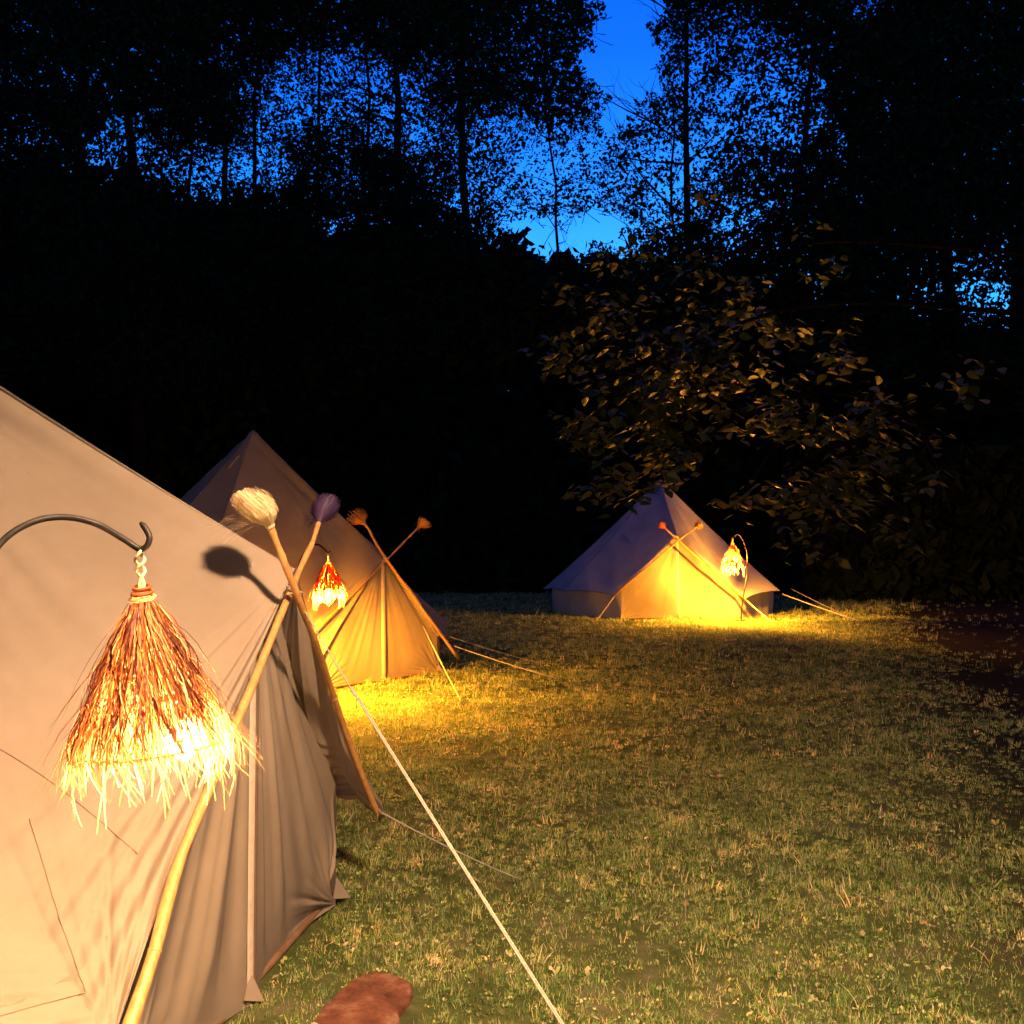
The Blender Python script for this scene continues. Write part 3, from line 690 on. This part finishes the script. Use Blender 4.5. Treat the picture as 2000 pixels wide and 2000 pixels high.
na = ng.nodes.new('GeometryNodeInputNamedAttribute'); na.data_type = 'FLOAT'; na.inputs[0].default_value = 'scl'
nr = ng.nodes.new('GeometryNodeInputNamedAttribute'); nr.data_type = 'FLOAT_VECTOR'; nr.inputs[0].default_value = 'rot'
rv = ng.nodes.new('FunctionNodeRandomValue'); rv.data_type = 'INT'; rv.inputs[4].default_value = 0; rv.inputs[5].default_value = 6
lk = ng.links.new
lk(gi.outputs[0], ip.inputs['Points']); lk(ci_.outputs[0], ip.inputs['Instance']); lk(rv.outputs[2], ip.inputs['Instance Index'])
lk(nr.outputs[0], ip.inputs['Rotation']); lk(na.outputs[0], ip.inputs['Scale']); lk(ip.outputs[0], gout.inputs[0])
md = go.modifiers.new('tufts', 'NODES'); md.node_group = ng
# fallen leaves and pale weeds scattered in the sward
nl = 900; y = np.sqrt(rng.uniform(2.4**2, 13**2, nl)); x = rng.uniform(-.5, .6, nl)*y; kp = ~in_tent(x, y); x, y = x[kp], y[kp]; nl = len(x)
z = gz(x, y)+rng.uniform(.02, .045, nl)
def leaf_cards(Pc, size, seed, flat=0.0, shape='leaf'):
    r = np.random.default_rng(seed); n = len(Pc)
    nv_ = r.normal(0, 1, (n, 3)); nv_[:, 2] += flat*3; nv_ /= np.linalg.norm(nv_, axis=1)[:, None]
    t_ = np.cross(nv_, r.normal(0, 1, (n, 3))); t_ /= np.linalg.norm(t_, axis=1)[:, None]; b_ = np.cross(nv_, t_)
    s = np.asarray(size).reshape(-1, 1)*np.ones((n, 1))
    p0 = Pc-t_*s*.5; p1 = Pc+b_*s*.30-t_*s*.08+nv_*s*.06; p2 = Pc+t_*s*.55; p3 = Pc-b_*s*.30-t_*s*.08+nv_*s*.06
    V = np.stack([p0, p1, p2, p3], 1).reshape(-1, 3); return V, np.arange(n*4).reshape(-1, 4)
V, Q = leaf_cards(np.stack([x, y, z], -1), rng.uniform(.015, .04, nl), 77, .6)
o = link('leaf_litter', mesh_np('leaf_litter', V, Q), M['litter'], smooth=False); tag(o, 'small fallen leaves scattered over the lawn', 'leaves', kind='stuff')

# ------------------------------------------------------------------ woodland behind
_r = np.random.default_rng(91)
SPECKS = [(a_, b_, c_) for a_, b_, c_ in zip(_r.uniform(0, 1000, 55), _r.uniform(30, 450, 55), _r.uniform(6, 17, 55)) if b_ < 330+.15*a_]+[(a_, b_, c_) for a_, b_, c_ in zip(_r.uniform(1250, 1800, 34), _r.uniform(0, 560, 34), _r.uniform(6, 16, 34))]
def openness(px, py):
    """how thin the canopy is where the photograph shows dusk sky between the crowns (0 dense, 1 open air)"""
    px = px+16*np.sin(py/29+px/71)+10*np.sin(py/13-px/19+2)+6*np.sin(px/7+py/11); py = py+14*np.sin(px/37+1)+9*np.sin(px/15+py/21)+6*np.sin(px/8-py/12)
    def g(cx, cy, sx, sy, k, p=2): return k*np.exp(-(np.abs((px-cx)/sx)**p+np.abs((py-cy)/sy)**p))
    o = g(1225, 30, 62, 140, 1.5, 4)+g(1200, 185, 38, 105, 1.2)+g(1150, 300, 55, 80, .4)+g(1105, 462, 122, 42, 1.6, 3)
    gap = o*1.0; o = o*0
    for (sx_, sy_, sr_) in SPECKS: o = o+.9*np.exp(-((px-sx_)**2+(py-sy_)**2)/sr_**2)
    o += g(1080, 330, 90, 70, .72)+g(1010, 240, 35, 80, .3)+g(1300, 330, 110, 80, .75)+g(1480, 190, 120, 110, 1.0)+g(1380, 120, 80, 80, .65)+g(1690, 10, 50, 30, .9)
    o += g(690, 170, 150, 62, .88, 3)+g(800, 250, 90, 45, .85, 3)+g(590, 140, 40, 50, .7)+g(480, 165, 24, 40, .5)+g(930, 300, 60, 60, .45)
    o += 1.35*(g(215, 305, 46, 62, .85)+g(265, 305, 32, 50, .8)+g(322, 300, 14, 60, .85)+g(390, 340, 50, 60, .9)+g(460, 365, 34, 48, .85)+g(515, 300, 32, 62, .8))
    o += g(650, 450, 55, 25, .55)+g(690, 355, 40, 28, .4)+g(560, 235, 30, 30, .5)
    o += g(60, 60, 22, 22, .6)+g(5, 165, 20, 20, .6)+g(145, 145, 22, 25, .6)
    o += g(1890, 570, 70, 56, .9)+g(1990, 590, 34, 45, 1.0)+g(1440, 420, 60, 40, .45)+g(1430, 470, 45, 30, .4)+g(1000, 440, 60, 60, .5)+g(1650, 460, 20, 10, .2)
    return np.clip(np.maximum(gap*1.3, np.minimum(o*1.15, .64)), 0, 1)
SKY = [(-400, 300), (0, 345), (150, 365), (250, 355), (350, 405), (450, 430), (560, 425), (700, 480), (900, 500), (1000, 505), (1100, 515), (1250, 540), (1400, 560), (1550, 600), (1750, 640), (2000, 655), (2400, 600)]
def skyline(px): return np.interp(px, [a for a, _ in SKY], [b for _, b in SKY])
def px_of(P):
    P = np.asarray(P); c, s = math.cos(PITCH), math.sin(PITCH); dy, dz = P[:, 1], P[:, 2]-CAMH
    f = c*dy+s*dz; u = -s*dy+c*dz; return 1000+F*P[:, 0]/f, 1000-F*u/f

# undergrowth: one dense mass of shrubs along the edge of the wood
nU = 150000
pxu = rng.uniform(-350, 2350, nU); dep = rng.uniform(29.5, 38, nU)
lo = 1215; hi = skyline(pxu)+rng.normal(0, 22, nU)+14*np.sin(pxu/43)+9*np.sin(pxu/17+2)
pyu = hi+(lo-hi)*rng.uniform(0, 1, nU)**.9
c_, s_p = math.cos(PITCH), math.sin(PITCH); uu = (1000-pyu)/F; kk = dep/(c_-uu*s_p)
Pu = np.stack([(pxu-1000)/F*kk, dep, CAMH+(s_p+uu*c_)*kk], -1)
Pu[:, 2] = np.maximum(Pu[:, 2], gz(Pu[:, 0], Pu[:, 1])+.05)
nS = 26000; pxs = rng.uniform(1580, 2400, nS); ds = rng.uniform(25.5, 29, nS); zs = rng.uniform(0, 1, nS)**.8*np.interp(pxs, [1580, 1760, 2400], [1.0, 3.8, 4.8])
Pu = np.concatenate([Pu, np.stack([(pxs-1000)/F*ds, ds, zs+.05], -1)]); nU = len(Pu)
V, Q = leaf_cards(Pu, rng.uniform(.35, .75, nU), 5)
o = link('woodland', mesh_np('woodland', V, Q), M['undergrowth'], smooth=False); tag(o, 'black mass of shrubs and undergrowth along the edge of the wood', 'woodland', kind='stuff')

def branch(mb, p, d, L, r, depth, rg, tips):
    n = 5; P = [p]; dd = d.copy()
    for i in range(n):
        dd = dd+rg.normal(0, .13, 3)+np.array([0, 0, .02]); dd /= np.linalg.norm(dd); P.append(P[-1]+dd*L/n)
    mb.tube(np.array(P), np.linspace(r, r*.45, n+1), 5 if depth else 7, cap=False)
    tips.append(P[-1])
    if depth < 2:
        for k in range(4 if depth == 0 else 3):
            i = rg.integers(2, n+1); ax = rg.normal(0, 1, 3); nd = dd+ax*.55; nd /= np.linalg.norm(nd)
            branch(mb, P[i], nd, L*rg.uniform(.45, .65), r*.42, depth+1, rg, tips)

def wood_tree(px, d, wpx, spread, top, nleaf, leaf, label, seed, lean=0, bare=.35, thr=1.0, low=None):
    """px = trunk position, d = depth, wpx = trunk width in the photograph"""
    rg = np.random.default_rng(seed)
    b = ground_at(px, 1100, 0); bx = (px-1000)/F*d; z0 = float(gz(bx, d)); H = (1070-top)/F*d+1.5
    root = empty('broadleaf_tree' if leaf > .1 else 'tall_tree', (bx, d, z0), label, 'tree', 'trees of the dark wood behind the lawn')
    r0 = wpx/F*d/2; tr = MB(); L = 14; zz = np.linspace(0, 1, L)
    wob = np.cumsum(rg.normal(0, .09, (L, 2)), 0)
    T = np.stack([bx+lean*zz*H+wob[:, 0], d+wob[:, 1], z0+H*.93*zz], -1); T[0, :2] = (bx, d)
    tr.tube(T, r0*(1-.72*zz)*(1+.35*np.exp(-zz*18)), 9)
    tips = []
    for i in range(16):
        f = rg.uniform(bare, .97); p = np.array([np.interp(f, zz, T[:, q]) for q in range(3)])
        az = rg.uniform(0, 6.28); dr = np.array([math.cos(az), math.sin(az)*.7, rg.uniform(.15, .9)]); dr /= np.linalg.norm(dr)
        branch(tr, p, dr, spread*rg.uniform(.5, 1.0), r0*.35*(1-.6*f), 0, rg, tips)
    link('trunk', tr.mesh('trunk'), M['bark'], root)
    # crown: clumps of leaves in a volume round the limbs
    nc = 2600; cz = z0+H*(bare+.02)+(H*1.10-H*(bare+.02))*rg.uniform(0, 1, nc)
    ang = rg.uniform(0, 6.28, nc); rr = spread*np.sqrt(rg.uniform(0, 1, nc))*1.25
    cx = bx+lean*(cz-z0)+rr*np.cos(ang); cy = d+rr*.55*np.sin(ang)
    Cc = np.stack([cx, cy, cz], -1); cpx, cpy = px_of(Cc); oc = openness(cpx, cpy)
    keep = rg.uniform(0, 1, nc) > oc**.8*1.06; Cc, oc = Cc[keep], oc[keep]; nk = len(Cc)
    ncr = rg.uniform(.15, .52, nk); per = max(5, int(nleaf*1.1/2600))
    dirs = rg.normal(0, 1, (nk, 3)); dirs[:, 2] *= .5; dirs /= np.linalg.norm(dirs, axis=1)[:, None]
    Pp = np.repeat(Cc, per, 0)+np.repeat(dirs*ncr[:, None], per, 0)*rg.normal(0, 1, (nk*per, 1))*1.1+rg.normal(0, 1, (nk*per, 3))*np.repeat(ncr, per)[:, None]*.42
    ppx, ppy = px_of(Pp); Pp = Pp[openness(ppx, ppy) < .93]
    # twigs that carry the sprays where the crown is thin
    tk = np.where((oc > .12) & (oc < .55) & (rg.uniform(0, 1, nk) < .6))[0][:420]; tg = MB()
    for q in tk:
        c_0 = Cc[q]; inn = np.array([bx+lean*(c_0[2]-z0)-c_0[0], (d-c_0[1]), -.5*abs(c_0[0]-bx)-.25]); inn = inn+rg.normal(0, .8, 3)*np.linalg.norm(inn)*.6; inn /= np.linalg.norm(inn)+1e-6
        e_ = c_0+inn*rg.uniform(.4, 1.0)+rg.normal(0, .15, 3); m_0 = (c_0+e_)/2+rg.normal(0, .10, 3)
        tg.tube([c_0-inn*.3+rg.normal(0, .12, 3), c_0, m_0, e_], [.004, .008, .011, .016], 3, cap=False)
    if len(tk): link('twigs', tg.mesh('twigs'), M['bark'], root)['kind'] = 'stuff'
    V, Q = leaf_cards(Pp, rg.uniform(.55, 1.35, len(Pp))*leaf*.92, seed+1)
    cr = link('crown', mesh_np('crown', V, Q), M['leafdark'], root, smooth=False); cr['kind'] = 'stuff'
    return root
TREES = [
 (20, 29, 34, 3.2, -60, 30000, .20, 'dark tree at the far left edge, few specks of sky in its crown'),
 (145, 31, 30, 3.0, -60, 30000, .20, 'tall black tree left of the first bright sky patch'),
 (285, 28, 40, 2.6, -60, 26000, .18, 'thick straight trunk between the two leftmost sky patches'),
 (338, 33, 13, 2.2, -40, 16000, .17, 'thin straight trunk just right of the thickest left trunk'),
 (425, 30, 23, 2.4, -60, 22000, .17, 'straight trunk with sky on both sides in the left wood'),
 (478, 34, 17, 2.4, -60, 22000, .17, 'slim trunk right of the sky-flanked trunk in the left wood'),
 (600, 32, 15, 3.0, -80, 30000, .16, 'twiggy tree with blue sky showing through its left crown'),
 (735, 33, 16, 3.2, -80, 30000, .16, 'twiggy tree in front of the widest lace of blue sky left of centre'),
 (840, 30, 34, 3.0, -80, 32000, .17, 'dark forked tree left of the open blue gap'),
 (960, 31, 30, 3.0, -80, 34000, .17, 'dense black tree forming the left edge of the open blue gap'),
 (1092, 34, 11, 2.2, 30, 13000, .12, 'slender tree standing in the blue gap near the middle'),
 (1290, 34, 12, 2.8, 90, 22000, .14, 'lacy small-leaved tree right below the open blue gap'),
 (1375, 30, 26, 3.0, -60, 30000, .19, 'broad tree forming the right edge of the open blue gap'),
 (1530, 29, 26, 3.0, -80, 30000, .20, 'tall tree with blue windows in its crown right of the gap'),
 (1690, 30, 36, 3.0, -80, 32000, .21, 'solid black tree towards the upper right'),
 (1850, 31, 40, 3.2, -80, 34000, .21, 'nearly solid black tree at the upper right corner'),
 (1985, 31, 40, 3.0, -80, 30000, .21, 'black tree at the right edge above the pale specks of sky'),
]
for i, (px, d, wpx, sp, top, nleaf, lf, lb_) in enumerate(TREES):
    wood_tree(px, d, wpx, sp, top, nleaf, lf, lb_, 500+i*13, bare=.30 if px < 560 or px > 1400 else .34, lean=rng.normal(0, .035))
# a bank of farther crowns closes what the front row leaves dark
nF = 150000
pxf = rng.uniform(-300, 2300, nF); pyf = rng.uniform(-260, 560, nF); df = rng.uniform(37, 46, nF)
cl = rng.integers(0, 2600, nF)                              # gather into clumps
ccx = rng.uniform(-300, 2300, 2600); ccy = rng.uniform(-260, 560, 2600); ccd = rng.uniform(37, 46, 2600)
kc = openness(ccx, ccy) < .16
pxf = ccx[cl]+rng.normal(0, 42, nF); pyf = ccy[cl]+rng.normal(0, 30, nF); df = ccd[cl]+rng.normal(0, .8, nF)
kp = kc[cl] & (openness(pxf, pyf) < .30)
pxf, pyf, df = pxf[kp], pyf[kp], df[kp]; uu = (1000-pyf)/F; kk = df/(c_-uu*s_p)
V, Q = leaf_cards(np.stack([(pxf-1000)/F*kk, df, CAMH+(s_p+uu*c_)*kk], -1), rng.uniform(.14, .42, len(df)), 9)
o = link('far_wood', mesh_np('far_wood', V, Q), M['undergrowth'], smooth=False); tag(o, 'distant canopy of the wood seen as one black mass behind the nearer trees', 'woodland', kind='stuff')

# the wood closes round the lawn on both sides and behind the photographer
nR = 60000
an = rng.uniform(0, 2*np.pi, nR); rd_ = rng.uniform(15, 23, nR); x = rd_*np.sin(an)*1.0; y = 8+rd_*np.cos(an)*1.25
z = rng.uniform(0, 1, nR)**.8*17; kp = (np.abs(x) > .62*np.maximum(y, 0)+1.5) | (y < -3)
x, y, z = x[kp], y[kp], z[kp]
lean_in = 10*np.clip((z-8)/9, 0, 1); q_ = np.hypot(x, y-8); x = x*(1-lean_in/q_); y = 8+(y-8)*(1-lean_in/q_)  # unseen tops lean in, shaped to shade the tents from the sky
kp = (np.abs(x) > .60*np.maximum(y, 0)+1.2) | (y < -1); x, y, z = x[kp], y[kp], z[kp]
ox, oy = rng.uniform(-17, 17, 20000), rng.uniform(-14, 13, 20000); oz = rng.uniform(14.2, 17, 20000)  # unseen leaf layer overhead, added to hold back sky light
x, y, z = np.concatenate([x, ox]), np.concatenate([y, oy]), np.concatenate([z, oz])
V, Q = leaf_cards(np.stack([x, y, z], -1), rng.uniform(.4, .9, len(x)), 15)
o = link('surrounding_wood', mesh_np('surrounding_wood', V, Q), M['undergrowth'], smooth=False); tag(o, 'unseen dark wood round the lawn, with leaves added overhead to cut sky light', 'woodland', kind='stuff')

# ------------------------------------------------------------------ the big-leaved tree hanging over the distant tent
lt = empty('lime_tree', (9.5, 16.2, .05), 'big-leaved tree at the right whose drooping branches hang over the distant tent', 'tree')
def at3(px, py, d): return np.array(at(px, py, d))
tb = MB()
trunk_pts = [np.array([9.5, 16.2, 0]), np.array([9.4, 16.1, 1.4]), at3(2090, 850, 16), at3(2070, 560, 15.8), at3(2040, 200, 15.6), at3(2020, -150, 15.4)]
P = catmull(trunk_pts, 6); tb.tube(P, np.linspace(.20, .09, len(P)), 10)
LIMBS = [[at3(2085, 800, 16), at3(1960, 800, 15.7), at3(1770, 830, 15), at3(1700, 780, 14.8), at3(1600, 770, 14.6), at3(1480, 800, 14.4), at3(1370, 860, 14.2), at3(1320, 925, 14.1)],
         [at3(2072, 620, 15.8), at3(1850, 600, 15.3), at3(1720, 590, 14.9), at3(1560, 600, 14.5), at3(1400, 650, 14.1), at3(1240, 740, 13.9), at3(1150, 850, 13.8), at3(1165, 960, 13.8)],
         [at3(2062, 500, 15.8), at3(1840, 480, 15.3), at3(1650, 470, 15), at3(1450, 490, 14.7), at3(1270, 540, 14.5), at3(1120, 600, 14.4), at3(1070, 680, 14.3)],
         [at3(1770, 830, 15), at3(1690, 860, 14.6), at3(1640, 930, 14.4), at3(1610, 1010, 14.3), at3(1590, 1080, 14.3)],
         [at3(1600, 770, 14.6), at3(1540, 840, 14.3), at3(1480, 920, 14.2), at3(1440, 1000, 14.2)],
         [at3(1400, 650, 14.1), at3(1360, 740, 13.9), at3(1330, 830, 13.8), at3(1290, 900, 13.9)],
         [at3(1690, 860, 14.6), at3(1600, 880, 14.3), at3(1540, 930, 14.2), at3(1555, 985, 14.1)],
         [at3(1640, 930, 14.4), at3(1700, 960, 14.3), at3(1760, 1010, 14.3)],
         [at3(1700, 780, 14.8), at3(1790, 830, 14.8), at3(1830, 910, 14.8), at3(1858, 1000, 14.9)],
         [at3(1240, 740, 13.9), at3(1180, 790, 13.7), at3(1120, 850, 13.6)]]
tw = MB(); stems = []
for L in LIMBS:
    P = catmull(L, 6); tb.tube(P, np.linspace(.05, .010, len(P)), 7); stems.append(P)
link('trunk', tb.mesh('trunk'), M['bark'], lt)
# leaf sprays: (px, py, sx, sy, depth, count)
SPR = [(1330, 690, 70, 60, 14, 150), (1290, 800, 60, 60, 13.9, 150), (1330, 900, 45, 24, 13.9, 70), (1150, 810, 40, 45, 13.7, 60), (1190, 950, 34, 26, 13.8, 55), (1130, 720, 50, 45, 14, 60),
       (1250, 620, 90, 45, 14.2, 150), (1430, 600, 90, 50, 14.4, 150), (1100, 600, 50, 45, 14.4, 70), (1540, 830, 55, 20, 14.3, 75), (1450, 800, 50, 35, 14.3, 60), (1455, 990, 24, 16, 14.2, 16), (1500, 955, 12, 8, 14.1, 4),
       (1590, 960, 45, 35, 14.3, 85), (1660, 930, 55, 45, 14.4, 110), (1560, 1040, 22, 18, 14.2, 20), (1590, 1078, 24, 16, 14.3, 20), (1730, 1000, 50, 35, 14.4, 40), (1680, 850, 80, 40, 14.6, 90),
       (1600, 660, 120, 45, 14.8, 120), (1500, 500, 130, 40, 14.8, 50), (1280, 520, 100, 30, 14.6, 70), (1700, 760, 60, 50, 14.8, 70), (1900, 730, 80, 40, 15.2, 20), (1380, 430, 120, 50, 14.9, 40),
       (1400, 730, 60, 40, 14.1, 70), (1220, 880, 40, 40, 13.8, 40), (1800, 880, 70, 80, 15, 30), (1850, 780, 80, 60, 15.2, 30), (1170, 500, 60, 20, 14.6, 40)]
# one leaf mesh (a heart-shaped, folded blade with a stalk), shared by the leaf objects
def leaf_outline():
    o = [(-.02, 0), (.05, .17), (.22, .30), (.45, .31), (.70, .20), (.90, .07), (1.06, 0)]
    V = [(x_, 0, -.02*math.sin(math.pi*max(0, x_))) for x_, _ in o]
    V += [(x_, y_, .07*y_/.31-.05*x_*x_) for x_, y_ in o[1:-1]] + [(x_, -y_, .07*y_/.31-.05*x_*x_) for x_, y_ in o[1:-1]]
    Fc = []
    m = len(o); Lh = [0]+[m+i for i in range(m-2)]+[m-1]; Rh = [0]+[m+(m-2)+i for i in range(m-2)]+[m-1]
    for i in range(m-1):
        for side, H_ in ((1, Lh), (-1, Rh)):
            q = [i, i+1, H_[i+1], H_[i]]; q = list(dict.fromkeys(q))
            if len(q) > 2: Fc.append(q if side > 0 else q[::-1])
    return V, Fc
LV, LFc = leaf_outline()
lme = bpy.data.meshes.new('leaf'); lme.from_pydata(LV, [], LFc); lme.materials.append(M['lime']); lme.update()
rl = np.random.default_rng(44); leaves = []
for (px, py, sx, sy, d, cnt) in SPR:
    nsub = max(2, int(cnt*(.6 if px > 1690 else 1.75 if py > 770 else 1.3 if py > 650 else .8)/12)); 
    for _ in range(nsub):
        c0 = at3(px+rl.normal(0, sx*.75), py+rl.normal(0, sy*.75), d+rl.normal(0, .5))
        # twig from nearest limb
        best = min(((np.linalg.norm(P-c0, axis=1).min(), k) for k, P in enumerate(stems)))
        P = stems[best[1]]; j = int(np.linalg.norm(P-c0, axis=1).argmin()); p0 = P[j]
        if best[0] < 2.2: tw.tube(catmull([p0, (p0+c0)/2+np.array([0, 0, .06]), c0], 3), [.007, .006, .0055, .005, .0045, .004, .0035], 4, cap=False)
        dr = c0-p0; dr = dr/(np.linalg.norm(dr)+1e-6)
        for q in range(12):
            pos = c0+rl.normal(0, 1, 3)*np.array([.17, .17, .11])
            yaw = rl.uniform(0, 6.28); x_ax = np.array([math.cos(yaw), math.sin(yaw), rl.uniform(-.75, -.05)]); x_ax /= np.linalg.norm(x_ax)
            up = np.array([0, 0, 1])+rl.normal(0, .35, 3); y_ax = np.cross(up, x_ax); y_ax /= np.linalg.norm(y_ax); z_ax = np.cross(x_ax, y_ax)
            s = rl.uniform(.10, .25)*(1.0 if py > 650 else .85); leaves.append((pos, np.stack([x_ax, y_ax, z_ax], 1)*s, s))
link('twigs', tw.mesh('twigs'), M['bark'], lt)['kind'] = 'stuff'
pos = np.array([l[0] for l in leaves]); Rm = np.array([l[1] for l in leaves]); sz = np.array([l[2] for l in leaves])
lx, ly = px_of(pos); score = sz/pos[:, 1]*1000+(ly > 780)*4
order = np.argsort(-score); top_ = order[:300]; rest = order[300:]
inv = lt.matrix_world.inverted()
for k in top_:
    o = bpy.data.objects.new('leaf', lme); m4 = Matrix(((*Rm[k][0], pos[k][0]), (*Rm[k][1], pos[k][1]), (*Rm[k][2], pos[k][2]), (0, 0, 0, 1)))
    o.parent = lt; o.matrix_local = inv @ m4; TL.objects.link(o)
LVn = np.array(LV); V = pos[rest][:, None]+np.einsum('nij,vj->nvi', Rm[rest], LVn)
tri = []
for f in LFc:
    for i in range(1, len(f)-1): tri.append([f[0], f[i], f[i+1]])
tri = np.array(tri); Q = (tri[None]+(np.arange(len(rest))*len(LVn))[:, None, None]).reshape(-1, 3)
o = link('foliage', mesh_np('foliage', V.reshape(-1, 3), Q, 3), M['lime'], lt, smooth=False); o['kind'] = 'stuff'
